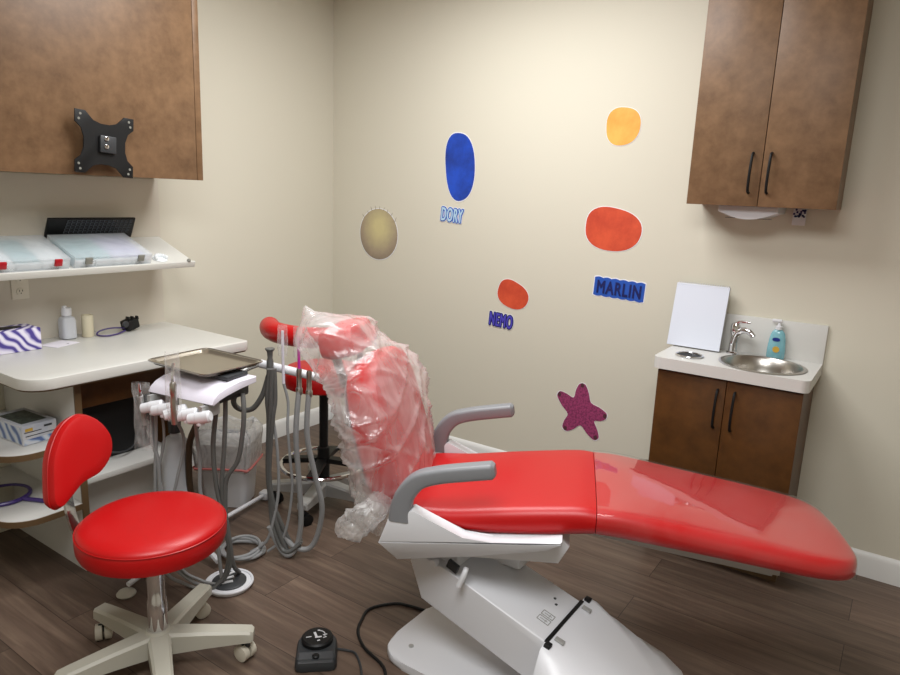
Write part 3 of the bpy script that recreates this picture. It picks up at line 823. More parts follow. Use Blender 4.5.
part('under_plate', MB().prism([(-.05, .0), (.02, .0), (.36, -.045), (.56, -.072), (.56, -.088), (.34, -.07), (.0, -.03), (-.05, -.03)], -.17, .17, lambda a, b, d: V((a, d, .548+b))), M['metalgrey'], ch)
part('slide_rail', MB().box((.44, -.13, .462), (.22, .03, .016), ry(7), .003), M['metalgrey'], ch)
part('slide_rail', MB().box((.44, .13, .462), (.22, .03, .016), ry(7), .003), M['metalgrey'], ch)
# white side panels of the seat frame
sidep = [(-.640, .530), (-.560, .578), (-.500, .552), (-.385, .522), (-.22, .521), (-.10, .538), (-.095, .520), (-.13, .507), (-.37, .452), (-.605, .392), (-.665, .478)]
def sp3(s): return lambda a, b, d: V((a, s*d, b))
for s in (-1, 1):
    p = part('side_panel', MB().prism([(-.626, .562), (-.549, .604), (-.492, .577), (-.391, .530), (-.30, .526), (-.20, .540), (-.095, .562), (-.096, .5515), (-.6535, .4835)], .274, .325, sp3(s), .006), M['wplastic'], ch)
    cr = lambda a: .483+(a+.654)*.122
    part('side_skirt', MB().prism([(-.6535, .483), (-.098, .5505), (-.142, .521), (-.364, .466), (-.598, .418)], .225, .3245, lambda a, b, d, s=s: V((a, s*(d-(.4*(cr(a)-b) if d > .25 else 0)), b)), .001), M['wplastic'], ch)
part('seat_pan', MB().prism([(-.62, .50), (-.585, .507), (-.44, .508), (-.10, .535), (-.07, .50), (-.10, .44), (-.36, .425), (-.58, .40)], -.234, .234, lambda a, b, d: V((a, d, b)), .004), M['wplastic'], ch)
# armrests
for s in (-1, 1):
    path = [(-.590, s*.300, .560), (-.588, s*.300, .600), (-.574, s*.300, .648), (-.536, s*.300, .694), (-.475, s*.300, .718), (-.40, s*.300, .735), (-.315, s*.300, .752)]
    def prof(f):
        th = .036-.012*min(1, f*1.6); w_ = .027
        pts = []
        for (su, sv, a0) in ((1, 1, 0), (-1, 1, PI/2), (-1, -1, PI), (1, -1, 3*PI/2)):
            r = .012
            for i in range(4):
                a = a0+PI/2*i/3
                pts.append((su*(w_-r)+r*math.cos(a), sv*(th-r)+r*math.sin(a)))
        return pts
    ar = part('armrest', MB().sweep(path, prof, 6, V((0, 1, 0))), M['arm'], ch)
    mb = MB()
    endp = MB().sweep([(-.315, s*.300, .752), (-.309, s*.300, .7532), (-.305, s*.300, .754)], lambda f: [(a*(1-.35*f), b*(1-.35*f)) for a, b in prof(1)], 1)
    part('end_cap', endp, M['arm'], ar)
# backrest: profile along the centre line, lean
BT = V((-.285, 0, .9585)).normalized(); BN = V((.9585, 0, .285)).normalized()   # up the back, front normal
B0 = V((-.585, 0, .545))
def bk(b, tt, d): return B0 + BT*tt + BN*d + V((0, b, 0))
bo = [(-.175, .0), (-.235, .06), (-.250, .16), (-.250, .28), (-.235, .38), (-.195, .455), (-.12, .490), (0, .498), (.12, .490), (.195, .455), (.235, .38), (.250, .28), (.250, .16), (.235, .06), (.175, .0), (0, -.01)]
bo = smooth2(bo, 4)
part('backrest', MB().pad(bo, [(.60, -.118), (.86, -.114), (.95, -.10), (.985, -.075), (1, -.045), (.99, -.018), (.955, .0), (.88, .008), (.6, .004), (.3, -.002)], lambda a, b, d: bk(a, b, d), (0, .25)), M['red'], ch)
part('back_shell', MB().pad(bo, [(.2, -.15), (.6, -.145), (.8, -.128), (.85, -.119)], lambda a, b, d: bk(a, b, d), (0, .25)), M['wplastic'], ch)
part('headrest_bar', MB().bb((-.03, .40, -.192), (.03, .60, -.181), .003).xf(Matrix(((0, BT.x, BN.x, B0.x), (1, 0, 0, 0), (0, BT.z, BN.z, B0.z), (0, 0, 0, 1)))), M['metalgrey'], ch)
ho = smooth2([(-.125, .525), (-.135, .56), (-.115, .605), (-.06, .622), (0, .612), (.06, .622), (.115, .605), (.135, .56), (.125, .525), (.06, .508), (0, .514), (-.06, .508)], 4)
part('headrest', MB().pad(ho, [(.4, -.178), (.85, -.17), (.97, -.145), (1, -.11), (.97, -.075), (.88, -.052), (.55, -.04), (.2, -.044)], lambda a, b, d: bk(a, b, d-.02), (0, .565)), M['red'], ch)
# lift arm, base (aligned with the room, the seat is swivelled)
la = part('lift_arm', MB().prism([(-1.245, .345), (-1.22, .386), (-1.10, .362), (-.722, .258), (-.66, .20), (-.72, .09), (-.80, .115), (-1.195, .222)], 1.665, 1.925, lambda a, b, d: V((a, d, b)), .006), M['wplastic'], ch, True)
def on_lift(x): return .362+(-.352+.0)*0+(.262-.362)*((x+1.10)/.38) if False else (.352+(.262-.352)*((x+.86)/.14) if x > -.86 else .362+(.352-.362)*((x+1.10)/.24))
part('swivel_housing', MB().bb((-1.10, 1.85, .33), (-.93, 1.95, .455), .015), M['wplastic'], ch, True)
part('pivot_plate', MB().bb((-1.22, 1.70, .355), (-1.08, 1.90, .44), .01), M['wplastic'], ch, True)
part('stop_block', MB().bb((-.86, 1.83, .43), (-.80, 1.93, .475), .004), M['metalgrey'], ch, True)
lv = part('lever', MB().tube([(-1.02, 1.66, .40), (-1.018, 1.645, .385), (-1.03, 1.635, .345)], .009, 10), M['wplastic'], ch, True)
part('knob', MB().lathe([(.012, -.01), (.014, 0), (.012, .012)], (-1.14, 1.655, .378), 'Y', 14), M['wplastic'], ch, True)
part('dark_bracket', MB().box((-1.075, 1.668, .383), (.04, .012, .028), ry(20)), M['dark'], ch, True, 'dark bracket')
# little printed plate and screws on the arm top
sl_ = math.degrees(math.atan2(.104, .378))
def lift_z(x): return .362-.104*(x+1.10)/.378
for k in range(2):
    yy = 1.742+.030*k
    fr = MB()
    x0, x1 = -.803, -.757
    mid = V(((x0+x1)/2, yy, lift_z((x0+x1)/2)-.0015)); 
    for (dx, dy, lx, ly) in ((0, -.011, .040, .0018), (0, .011, .040, .0018), (-.020, 0, .0018, .022), (.020, 0, .0018, .022), (0, 0, .026, .0012), (.006, 0, .0012, .014)):
        fr.box((dx, dy, 0), (lx, ly, .0012))
    fr.xf(Matrix.Translation(mid+V((.0, 0, .0025))) @ ry(sl_))
    part('printed_mark', fr, M['clipgrey'], la, True, 'grey printed mark')
for (x, y) in ((-.80, 1.86), (-.785, 1.838)):
    part('screw', MB().lathe([(.005, 0), (.005, .002)], (x, y, lift_z(x)-.0005), seg=10), M['dark'], la, True, 'dark screw')
# base plate
bp = [(-1.20, 1.575), (-1.27, 1.595), (-1.308, 1.65), (-1.312, 1.80), (-1.308, 1.89), (-1.27, 1.955), (-1.19, 1.99), (-.95, 1.99), (-.80, 2.06), (-.66, 2.13), (-.53, 2.135), (-.42, 2.075), (-.365, 1.95), (-.35, 1.80), (-.365, 1.65), (-.42, 1.53), (-.53, 1.465), (-.66, 1.47), (-.80, 1.54), (-.95, 1.575)]
part('base_plate', MB().prism(smooth2(bp, 3), .001, .03, bev=.008), M['wplastic'], ch, True)
rings = []
for x, hb, hf, h in [(-.735, .245, .150, .262), (-.70, .268, .155, .254), (-.64, .300, .15, .222), (-.57, .322, .14, .180), (-.50, .318, .12, .137), (-.43, .285, .10, .098), (-.385, .22, .08, .066), (-.362, .13, .04, .040)]:
    half = [(hb, .031), (hb-.01, .031+(h-.031)*.35), (hb*.45+hf*.55, .031+(h-.031)*.80), (hf+.02, h-.006), (hf, h)]
    sec = half+[(0, h+.002)]+[(-a, b) for a, b in reversed(half)]
    rings.append([(x, 1.80+a, b) for a, b in sec])
bcv = part('base_cover', MB().loft(rings), M['wplastic'], ch, True, ang=50)
part('gap_strip', MB().box((-.733, 1.797, .2625), (.012, .262, .006), ry(8)), M['black'], bcv, True, 'black gap')
for y in (1.655, 1.948): part('hinge', MB().box((-.722, y, .262), (.02, .022, .012), ry(8), .002), M['black'], bcv, True, 'black hinge')
for y in (1.70, 1.90): part('latch', MB().box((-.705, y, .2595), (.03, .018, .005), ry(12), .001), M['metalgrey'], bcv, True, 'grey latch')
part('bolt_cap', MB().lathe([(.009, 0), (.009, .003), (.004, .004)], (-1.225, 1.66, .03), seg=14), M['metalgrey'], part('foot_pad', MB().lathe([(.02, 0), (.02, .004)], (-1.0, 1.56, 0), seg=12), M['wplastic'], ch, True), True)

# clear cover over the backrest
def ridge(p): return 1-abs(noise.noise(p))*2
def bag():
    rings = []
    NA = 110
    # tt, half width, front offset, back offset, centre b
    T = [(-.06, .255, .025, -.19, -.015), (.0, .255, .035, -.195, -.01), (.08, .257, .045, -.195, -.01), (.135, .268, .055, -.19, -.01), (.20, .278, .060, -.185, -.005), (.27, .288, .066, -.182, .0), (.34, .292, .068, -.185, .005), (.41, .272, .055, -.195, .0), (.47, .225, .034, -.215, -.01), (.52, .175, .004, -.228, -.035), (.565, .160, -.028, -.24, -.04), (.61, .145, -.045, -.24, -.05), (.64, .105, -.085, -.235, -.075), (.665, .055, -.135, -.225, -.10), (.69, .018, -.175, -.213, -.115), (.712, .004, -.190, -.198, -.122)]
    def at(t):
        for p, q in zip(T, T[1:]):
            if t <= q[0]:
                u = max(0, min(1, (t-p[0])/(q[0]-p[0]))); u = u*u*(3-2*u)*.5+u*.5
                return [x+(y-x)*u for x, y in zip(p[1:], q[1:])]
        return T[-1][1:]
    NR = 110
    for r_ in range(NR+1):
        f_ = r_/NR
        ring = []
        for i in range(NA):
            a = 2*PI*i/NA
            ca, sa = math.cos(a), math.sin(a)
            tc = -.035+.155*(ca*.5+.5)-(.03 if sa < 0 else 0)*abs(sa)+.010*math.sin(a*5)+.003*math.sin(a*11+1)
            tt = tc+f_*(.712-tc)
            hw, df, db, cb = at(tt)
            pw = 2.4
            k = (abs(ca)**pw+abs(sa)**pw)**(-1/pw)
            b = cb+hw*k*ca
            d = (df+db)/2+(df-db)/2*k*sa
            e = V((b*8+tt*3.5, d*8+tt*2, tt*1.3-b*1.0)); e2 = V((b*5-tt*9, d*5-tt*3, 4+tt*3)); e3 = V((b*6+tt*7, d*6, 9-tt*4))
            nz = (max(0, ridge(e))**4)*.020+(max(0, ridge(e*2.1+V((7, 3, 1))))**4)*.004+(max(0, ridge(e2))**6)*.018+(max(0, ridge(e3))**6)*.014+noise.noise(V((b*4, d*4, tt*4)))*.012-.004
            w = min(1, hw/.10)
            fr = max(0, sa)
            low = min(1, max(.35, (tt-.02)/.16)) if sa > -.3 else 1
            s_ = (1-.35*fr)*w*low
            b += nz*ca*1.4*s_; d += nz*sa*s_
            ring.append(bk(b, tt, d))
        rings.append(ring)
    return MB().loft(rings, cap=False)
bg = bag(); bg.xf(CH)
cvr = tag(mesh_obj('chair_cover_bag', bg, M['film'], ang=180), 'clear wrinkled plastic bag over the backrest and headrest of the dental chair', 'plastic bag')
TAILP = [(-.612, -.10, .650), (-.645, -.19, .605), (-.680, -.270, .570), (-.715, -.30, .540), (-.750, -.305, .518), (-.778, -.305, .520), (-.795, -.305, .527)]
# bunched tail hanging from the bag's lower hem
def tail():
    pts = catmull([V(p) for p in TAILP], 9); n = len(pts); rings = []
    R0 = [.012, .030, .040, .046, .050, .040, .010]
    for i, p in enumerate(pts):
        f = i/(n-1)*(len(R0)-1); k = min(int(f), len(R0)-2); r = R0[k]+(R0[k+1]-R0[k])*(f-k)
        t = (pts[min(i+1, n-1)]-pts[max(i-1, 0)]).normalized()
        sd = V((0, 1, 0)); nn = t.cross(sd).normalized(); sd = nn.cross(t)
        ring = []
        for j in range(40):
            a = 2*PI*j/40
            q = V((math.cos(a)*2.2, math.sin(a)*2.2, i*.12))
            rr = r*(1+.28*max(0, ridge(q))**3+.22*noise.noise(q*2.1+V((3, 1, 7)))-.1)
            ring.append(p+nn*(math.cos(a)*rr)+sd*(math.sin(a)*rr*.55))
        rings.append(ring)
    return MB().loft(rings, cap=False)
tm = tail(); tm.xf(CH)
mesh_obj('bag_tail', tm, M['film_tail'], cvr, False, 180)
# clear sheet over the leg rest
cov = []
for a, hw, zb, zt in interp(leg_st, 4):
    if a > .772: break
    w_ = hw+.004; n_ = 26
    zt2 = zt+.006
    ring = [(a, -w_-.001, zb+.012), (a, -w_, (zb+zt)/2), (a, -w_+.004, zt2-.018), (a, -w_+.014, zt2-.004)]
    for k in range(1, n_):
        b = -w_+.014+(2*w_-.028)*k/n_
        ring.append((a, b, zt2+.006*(1-(b/w_)**2)+.0022*math.sin(a*9+b*11)+.0016*noise.noise(V((a*9, b*7, 2)))))
    ring += [(a, w_-.014, zt2-.004), (a, w_-.004, zt2-.018), (a, w_, (zb+zt)/2), (a, w_+.001, zb+.012)]
    cov.append(ring)
cs = MB().loft(cov, cap=False, closed=False)
cs.xf(CH)
shc = tag(mesh_obj('leg_rest_sheet', cs, M['film_leg'], ang=60), 'clear glossy plastic sleeve over the foot end of the dental chair', 'plastic cover')

# ------------------------------------------------------------------ doctor's stool
def stool_base(t, c, r, tilt, mleg, mwheel, h=.125, n=5, a0=42.7):
    c = V(c)
    part('hub', MB().lathe([(.055, .062), (.058, .075), (.05, .118), (.036, h+.012)], c, seg=24), mleg, t, True)
    for k in range(n):
        a = math.radians(a0+360*k/n); d = V((math.cos(a), math.sin(a), 0)); sd = V((-d.y, d.x, 0))
        rings = []
        for f, w_, zt, zb in ((.03, .038, h+.006, .058), (.15, .036, h+.004, .060), (.5, .031, h, .070), (.85, .028, h-.006, .078), (.97, .027, h-.009, .080), (1.0, .021, h-.016, .085)):
            p = c+d*(r*f)
            rings.append([p+sd*w_+V((0, 0, zb)), p+sd*w_*.96+V((0, 0, zt-.008)), p+sd*w_*.7+V((0, 0, zt)), p-sd*w_*.7+V((0, 0, zt)), p-sd*w_*.96+V((0, 0, zt-.008)), p-sd*w_+V((0, 0, zb))])
        lg = part('leg', MB().loft(rings), mleg, t, True)
        e = c+d*(r*.93); ta = a+.9
        ax = V((math.cos(ta), math.sin(ta), 0)); sdw = V((-ax.y, ax.x, 0))
        wc = e+sdw*.012+V((0, 0, .0285))
        R_ = Matrix((( -ax.y, 0, ax.x, 0), (ax.x, 0, ax.y, 0), (0, 1, 0, 0), (0, 0, 0, 1)))
        mb = MB()
        for s in (-1, 1):
            mb.lathe([(.020, -.012), (.028, -.010), (.028, .010), (.020, .012)], wc+ax*(s*.0145), R_.to_3x3(), 20)
        cst = part('caster', mb, mwheel, t, True)
        part('caster_stem', MB().lathe([(.009, .05), (.009, .10)], e, seg=10).box(wc+V((0, 0, .014)), (.012, .034, .03), Matrix.Rotation(ta+PI/2, 4, 'Z'), .004), M['dark'], cst, True, 'dark stem')
S1 = V((-1.845, 1.118, 0))
s1 = thing('stool', 'red round-seat rolling stool with greige five-star base in the foreground', 'stool', S1)
stool_base(s1, S1, .30, 0, M['gplastic'], M['rubber'])
part('gas_column', MB().lathe([(.030, .10), (.030, .24), (.027, .245), (.027, .43)], S1, seg=28), M['chrome'], s1, True)
part('seat_plate', MB().lathe([(.06, .415), (.11, .425), (.13, .431)], S1, seg=28), M['black'], s1, True)
prof = [(r, z+.031) for r, z in [(.12, .400), (.195, .402), (.213, .410), (.219, .425), (.2205, .452), (.218, .468), (.2165, .4715), (.2165, .4735), (.213, .480), (.20, .489), (.17, .496), (.10, .500), (.0, .501)]]
part('seat', MB().lathe(prof, S1, seg=56), M['red'], s1, True)
part('seat_piping', MB().tube([S1+V((.2185*math.cos(2*PI*i/56), .2185*math.sin(2*PI*i/56), .5025)) for i in range(56)], .0022, 6, 1, closed=True), M['red_dark'], s1, True)
# back support of the stool
Pb = V((-2.11, 1.03, .65)); nb = V((.93, .30, .2)).normalized(); hb_ = V((-.3, .95, 0)).normalized(); kb_ = nb.cross(hb_)
ol_ = [(.051, .154), (.106, .120), (.140, .060), (.136, .010), (.110, -.026), (.061, -.053), (-.010, -.060), (-.066, -.086), (-.108, -.102), (-.129, -.080), (-.121, -.03), (-.100, .042), (-.072, .09), (-.035, .129), (.006, .151)]
ol_ = smooth2(ol_, 4)
def b3(a, b, d): return Pb+hb_*a+kb_*b+nb*(d+.12*a*a)+V((.0, .012, 0))
part('back_pad', MB().pad(ol_, [(.5, -.052), (.85, -.050), (.95, -.042), (.99, -.028), (1, -.014), (.985, -.002), (.95, .006), (.85, .011), (.5, .014), (.2, .014)], b3, (.01, .03)), M['red'], s1, True)
part('back_pad_piping', MB().tube([b3(.01+(a-.01)*1.0, .03+(b-.03)*1.0, -.014) for a, b in ol_], .0025, 6, 1, closed=True), M['red_dark'], s1, True)
fa = [V((-1.93, 1.085, .422)), V((-2.0, 1.045, .422)), V((-2.05, 1.01, .428)), V((-2.08, 1.0, .45)), V((-2.10, .995, .51)), V((-2.125, 1.0, .58)), V((-2.14, 1.02, .64))]
part('back_bar', MB().sweep(fa, [(-.02, -.004), (.02, -.004), (.02, .004), (-.02, .004)], 5, V((-.5, .87, 0)).normalized()), M['chrome'], s1, True, 'flat chrome bar')

# ------------------------------------------------------------------ assistant's stool behind the bag
S2 = V((-2.275, 2.30, 0))
s2 = thing('assistant_stool', 'red assistant stool with curved torso bar and foot ring behind the bagged backrest', 'stool', S2)
stool_base(s2, S2, .26, 0, M['metalgrey'], M['black'], a0=292)
part('gas_column', MB().lathe([(.03, .12), (.03, .30), (.022, .305), (.022, .62)], S2, seg=20), M['black'], s2, True)
fr = part('foot_ring', MB().tube([S2+V((.205*math.cos(2*PI*i/40), .205*math.sin(2*PI*i/40), .215)) for i in range(40)], .011, 10, 1, closed=True), M['chrome'], s2, True)
mb = MB()
for k in range(4):
    a = PI/2*k+.5
    d = V((math.cos(a), math.sin(a), 0))
    mb.sweep([S2+d*.03+V((0, 0, .235)), S2+d*.11+V((0, 0, .228)), S2+d*.2+V((0, 0, .217))], [(-.022, -.012), (.022, -.012), (.022, .012), (-.022, .012)], 3, V((-d.y, d.x, 0)))
part('ring_spokes', mb, M['black'], fr, True, 'black spokes')
part('seat', MB().lathe([(.10, .615), (.17, .615), (.19, .625), (.196, .65), (.194, .686), (.18, .704), (.14, .716), (0, .720)], S2, seg=44), M['red'], s2, True)
arcp = []
for i in range(13):
    a = math.radians(226+140*i/12)
    arcp.append(S2+V((.25*math.cos(a), .25*math.sin(a), .905)))
tb_ = part('torso_bar', MB().tube(arcp, .047, 16, 3), M['red'], s2, True)
mb = MB(); mb.ball(arcp[0], .047, 3); mb.ball(arcp[-1], .047, 3)
part('bar_end', mb, M['red'], tb_, True)
e = arcp[-2]
part('bar_post', MB().tube([S2+V((.03, 0, .605)), S2+V((.16, -.02, .60)), V((e.x, e.y, .65)), V((e.x, e.y, .86))], .014, 10), M['black'], s2, True)

# ------------------------------------------------------------------ delivery cart
HR = Matrix.Translation(V((-2.115, 1.535, 0))) @ rz(9)
cart = thing('delivery_cart', 'white dental delivery cart with grey hoses beside the desk', 'cart', (-2.3, 1.6, 0))
# head: curved shell, lip towards -y
prof_h = [(-.142, .796), (-.132, .814), (-.108, .830), (-.07, .842), (0, .848), (.085, .85), (.085, .826), (0, .822), (-.07, .815), (-.105, .804), (-.132, .790)]
part('head_shell', MB().prism(prof_h, -.155, .155, lambda a, b, d: V((d, a, b)), .003).xf(HR), M['lilac'], cart, True)
part('head_body', MB().bb((-.125, -.085, .775), (.125, .08, .820), .01).xf(HR), M['dark'], cart, True, 'grey underside')
part('tray_pad', MB().bb((-.12, -.03, .851), (.12, .08, .866), .004).xf(HR), M['dark'], cart, True, 'dark support')
part('holder_rail', MB().tube([HR @ V((x, -.165-.0*abs(x), .752)) for x in (-.14, -.05, .05, .14)], .008, 8), M['metalgrey'], cart, True)
for x in (-.128, .122): part('rail_bracket', MB().bb((x-.007, -.165, .745), (x+.007, -.08, .79)).xf(HR), M['metalgrey'], cart, True)
hx = [-.105, -.052, .008, .062, .122]
for i, x in enumerate(hx):
    q = HR @ V((x, -.165, .752))
    R_ = (rz((34, 30, 62, 34, 30)[i]) @ ry(78)).to_3x3()
    hl = part('holder', MB().lathe([(.012, -.046), (.0185, -.042), (.0195, -.014), (.0215, -.012), (.0215, .032), (.016, .038)], q, R_, 20), M['wplastic'], cart, True)
    part('holder_clip', MB().box(q+V((0, .0, -.022)), (.014, .03, .014), rz(9), .003), M['wplastic'], hl, True)
part('post', MB().tube([(-2.12, 1.56, .78), (-2.14, 1.54, .72), (-2.19, 1.505, .60), (-2.205, 1.50, .52), (-2.215, 1.505, .40), (-2.24, 1.535, .25), (-2.30, 1.58, .09)], .013, 10, 4), M['post'], cart, True, 'brown bent post')
part('base_bar', MB().tube([(-2.30, 1.28, .035), (-2.38, 1.60, .055), (-2.44, 1.80, .045), (-2.52, 2.12, .03)], .010, 10, 4), M['wplastic'], cart, True)
part('base_foot', MB().lathe([(.034, .001), (.036, .006), (.03, .014), (.012, .02)], (-2.295, 1.268, 0), seg=24), M['gplastic'], cart, True)
part('base_foot', MB().box((-2.528, 2.145, .026), (.05, .05, .04), rz(15), .008), M['wplastic'], cart, True)
part('cross_bar', MB().tube([(-2.18, 1.60, .03), (-2.25, 1.61, .04), (-2.40, 1.62, .05), (-2.56, 1.62, .03)], .012, 8, 3), M['wplastic'], cart, True)
part('water_bottle', MB().lathe([(.0, .300), (.046, .302), (.054, .312), (.054, .53), (.048, .563), (.030, .582), (.018, .588), (.018, .615)], (-2.275, 1.49, 0), seg=28), M['frost'], cart, True, 'pale plastic water bottle')
part('bottle_cap', MB().lathe([(.024, .60), (.024, .66), (.02, .70), (.02, .77)], (-2.275, 1.49, 0), seg=18), M['dark'], cart, True)
hs = [
 [(-2.245, 1.385, .735), (-2.252, 1.38, .604), (-2.234, 1.388, .526), (-2.232, 1.389, .405), (-2.234, 1.388, .282), (-2.211, 1.403, .114), (-2.149, 1.445, .032), (-2.07, 1.477, .014)],
 [(-2.21, 1.375, .735), (-2.237, 1.386, .605), (-2.246, 1.38, .445), (-2.25, 1.377, .281), (-2.229, 1.391, .071), (-2.166, 1.434, .014), (-2.09, 1.45, .012)],
 [(-2.19, 1.385, .735), (-2.212, 1.403, .607), (-2.232, 1.389, .486), (-2.223, 1.395, .397), (-2.207, 1.406, .241), (-2.25, 1.45, .05)],
 [(-2.13, 1.385, .735), (-2.15, 1.445, .61), (-2.177, 1.426, .449), (-2.197, 1.413, .325), (-2.18, 1.424, .095), (-2.117, 1.467, .034), (-2.06, 1.50, .02)],
 [(-2.02, 1.405, .735), (-2.075, 1.45, .62), (-2.095, 1.47, .533), (-2.103, 1.476, .392), (-2.065, 1.502, .291), (-2.053, 1.51, .144), (-2.046, 1.515, .04), (-2.06, 1.53, .014)],
 [(-2.055, 1.53, .77), (-2.055, 1.515, .70), (-2.061, 1.505, .575), (-2.052, 1.51, .415), (-2.03, 1.525, .293), (-2.02, 1.532, .167), (-2.035, 1.522, .06), (-2.053, 1.474, .014)],
 [(-2.02, 1.535, .77), (-2.02, 1.532, .70), (-2.027, 1.528, .577), (-2.037, 1.521, .416), (-2.021, 1.531, .252), (-2.015, 1.536, .125), (-2.046, 1.515, .03), (-2.063, 1.449, .014)],
 [(-1.99, 1.59, .79), (-1.967, 1.575, .74), (-1.966, 1.568, .659), (-1.984, 1.556, .539), (-2.02, 1.532, .465), (-2.028, 1.527, .375), (-1.982, 1.558, .316), (-1.935, 1.59, .294)],
]
hs[7] = hs[7][:-2]+[(-2.03, 1.53, .25), (-2.02, 1.55, .10), (-2.05, 1.60, .03)]
for i, h in enumerate(hs):
    part('hose', MB().tube(h, (.0075, .0065, .005, .006, .007, .009, .0085, .009)[i], 8, 6), M['hose_dark' if i > 4 else 'hose'], cart, True)
part('umbilical', MB().tube([(-2.06, 1.645, .80), (-2.16, 1.68, .71), (-2.19, 1.728, .655), (-2.147, 1.76, .655), (-2.112, 1.785, .715), (-2.088, 1.798, .80)], .011, 10, 5), M['hose_dark'], cart, True, 'dark grey looped hose')
# tray on top
ty = thing('instrument_tray', 'steel instrument tray lying on the delivery cart', 'tray', (-2.2, 1.58, .866))
TR = Matrix.Translation(V((-2.188, 1.578, .8665))) @ rz(2)
def rr2(hx_, hy_, r, n=5):
    out = []
    for (sx_, sy_, a0) in ((1, 1, 0), (-1, 1, PI/2), (-1, -1, PI), (1, -1, 3*PI/2)):
        for i in range(n):
            a = a0+PI/2*i/(n-1); out.append((sx_*(hx_-r)+r*math.cos(a), sy_*(hy_-r)+r*math.sin(a)))
    return out
rings = [[(a, b, z) for a, b in rr2(hx_, hy_, .03)] for hx_, hy_, z in ((.145, .115, 0), (.158, .126, .004), (.166, .134, .014), (.172, .141, .016), (.173, .142, .018), (.164, .132, .0165), (.156, .122, .006), (.14, .11, .003))]
part('pan', MB().loft(rings).xf(TR), M['tray'], ty, True)
part('rim', MB().tube([TR @ V((a, b, .0175)) for a, b in rr2(.172, .141, .03, 7)], .003, 6, 1, closed=True), M['chrome'], ty, True)
# sleeved handpieces
def sleeve(mb, p, w, ln, th, R_):
    rings = []
    for f in range(9):
        z = ln*(.5-f/8)
        k = 1+.25*noise.noise(V((f*.7, p[0]*5, 1)))
        rings.append([V((w*k*math.cos(2*PI*i/16), th*k*math.sin(2*PI*i/16), z+.004*noise.noise(V((i, f, 2))))) for i in range(16)])
    mb.loft(rings, False); mb.xf(Matrix.Translation(V(p)) @ R_)
    return mb
hp = thing('air_syringe', 'sleeved air syringe hanging at the left end of the delivery cart', 'syringe', (-2.24, 1.34, .75))
part('nozzle', MB().tube([(-2.225, 1.325, .84), (-2.228, 1.327, .815), (-2.236, 1.332, .79)], (.003, .008), 10, 3), M['chrome'], hp, True)
part('grip', MB().tube([(-2.236, 1.332, .79), (-2.248, 1.345, .73), (-2.25, 1.352, .67)], (.011, .008), 10, 3), M['metalgrey'], hp, True)
part('sleeve', sleeve(MB(), (-2.262, 1.352, .70), .032, .26, .012, rz(35)), M['film_sleeve'], hp, True, 'clear plastic sleeve')
hp = thing('handpiece', 'steel handpiece in a tall clear sleeve at the middle of the cart front', 'handpiece', (-2.06, 1.38, .74))
q = HR @ V((.030, -.195, .75))
part('barrel', MB().lathe([(.0105, -.03), (.0125, .0), (.0125, .06), (.010, .075), (.012, .08), (.012, .115), (.007, .125)], q, seg=18), M['steel'], hp, True)
part('head', MB().tube([q+V((0, 0, .12)), q+V((0, 0, .155)), q+V((-.012, .012, .185))], (.007, .005), 10, 3), M['chrome'], hp, True)
part('sleeve', sleeve(MB(), q+V((-.006, .004, .105)), .026, .25, .014, rz(35)), M['film_sleeve'], hp, True, 'clear plastic sleeve')

# assistant's instrument holder
A0, A1 = V((-2.165, 1.822, .832)), V((-1.975, 1.948, .786))
ih = thing('instrument_holder', 'white bar holder with hanging suction hoses left of the bagged backrest', 'holder', (-2.07, 1.88, .80))
dA = (A1-A0).normalized()
part('bar', MB().tube([A0, A0+dA*.08, A1-dA*.03, A1], .0175, 16, 3), M['wplastic'], ih, True)
part('bar_end', MB().ball(A1, .018, 2), M['wplastic'], ih, True)
part('mount_arm', MB().tube([A0, A0+V((-.03, -.05, -.02)), (-2.17, 1.70, .79), (-2.14, 1.63, .785)], .012, 10, 4), M['metalgrey'], ih, True)
for ox, r in ((0, .012), (.014, .0095), (-.013, .009)):
    part('hose', MB().tube([(-2.072+ox*.5, 1.80+ox*.6, .83), (-2.078+ox, 1.800+ox*.7, .70), (-2.083+ox*.9, 1.800, .611), (-2.096+ox*.4, 1.797, .391), (-2.088+ox*.6, 1.803, .257), (-2.067+ox, 1.814+ox, .144), (-2.036+ox, 1.835+ox*1.5, .036+abs(ox)), (-2.011, 1.852+ox*2, .02+abs(ox)), (-1.990-ox, 1.875+ox, .07)], r, 10, 5), M['hose_dark'], ih, True, 'dark grey hose')
def suction(name, label, f, kind, hosepts, rh):
    p = A0+dA*((A1-A0).length*f)
    t = thing(name, label, 'suction tip', p)
    if kind == 'valve':
        part('valve', MB().lathe([(.013, -.08), (.014, -.075), (.014, -.055), (.0105, -.05), (.0105, .0), (.012, .02), (.010, .03)], p+V((.019, -.029, 0)), seg=16), M['steel'], t, True)
    h = [p+V((.019, -.029, -.05))]+[V(x) for x in hosepts]
    part('hose', MB().tube(h, rh, 10, 5), M['hose'], t, True)
    return t, p+V((.019, -.029, 0))
t1, p1 = suction('suction_handpiece', 'steel suction valve with looped grey hose, second from the bar end', .74, 'valve', [(-1.998, 1.86, .56), (-1.989, 1.867, .352), (-1.982, 1.871, .171), (-1.997, 1.861, .054), (-2.015, 1.827, .016), (-2.061, 1.818, .045), (-2.088, 1.79, .14)], .0115)
part('tip', MB().tube([p1+V((0, 0, .03)), p1+V((-.002, 0, .09)), p1+V((-.006, 0, .16))], .006, 10, 3), M['magenta'], t1, True, 'magenta tip')
part('tip_sleeve', sleeve(MB(), p1+V((-.006, 0, .14)), .018, .13, .010, rz(35)), M['film_sleeve'], t1, True, 'clear sleeve')
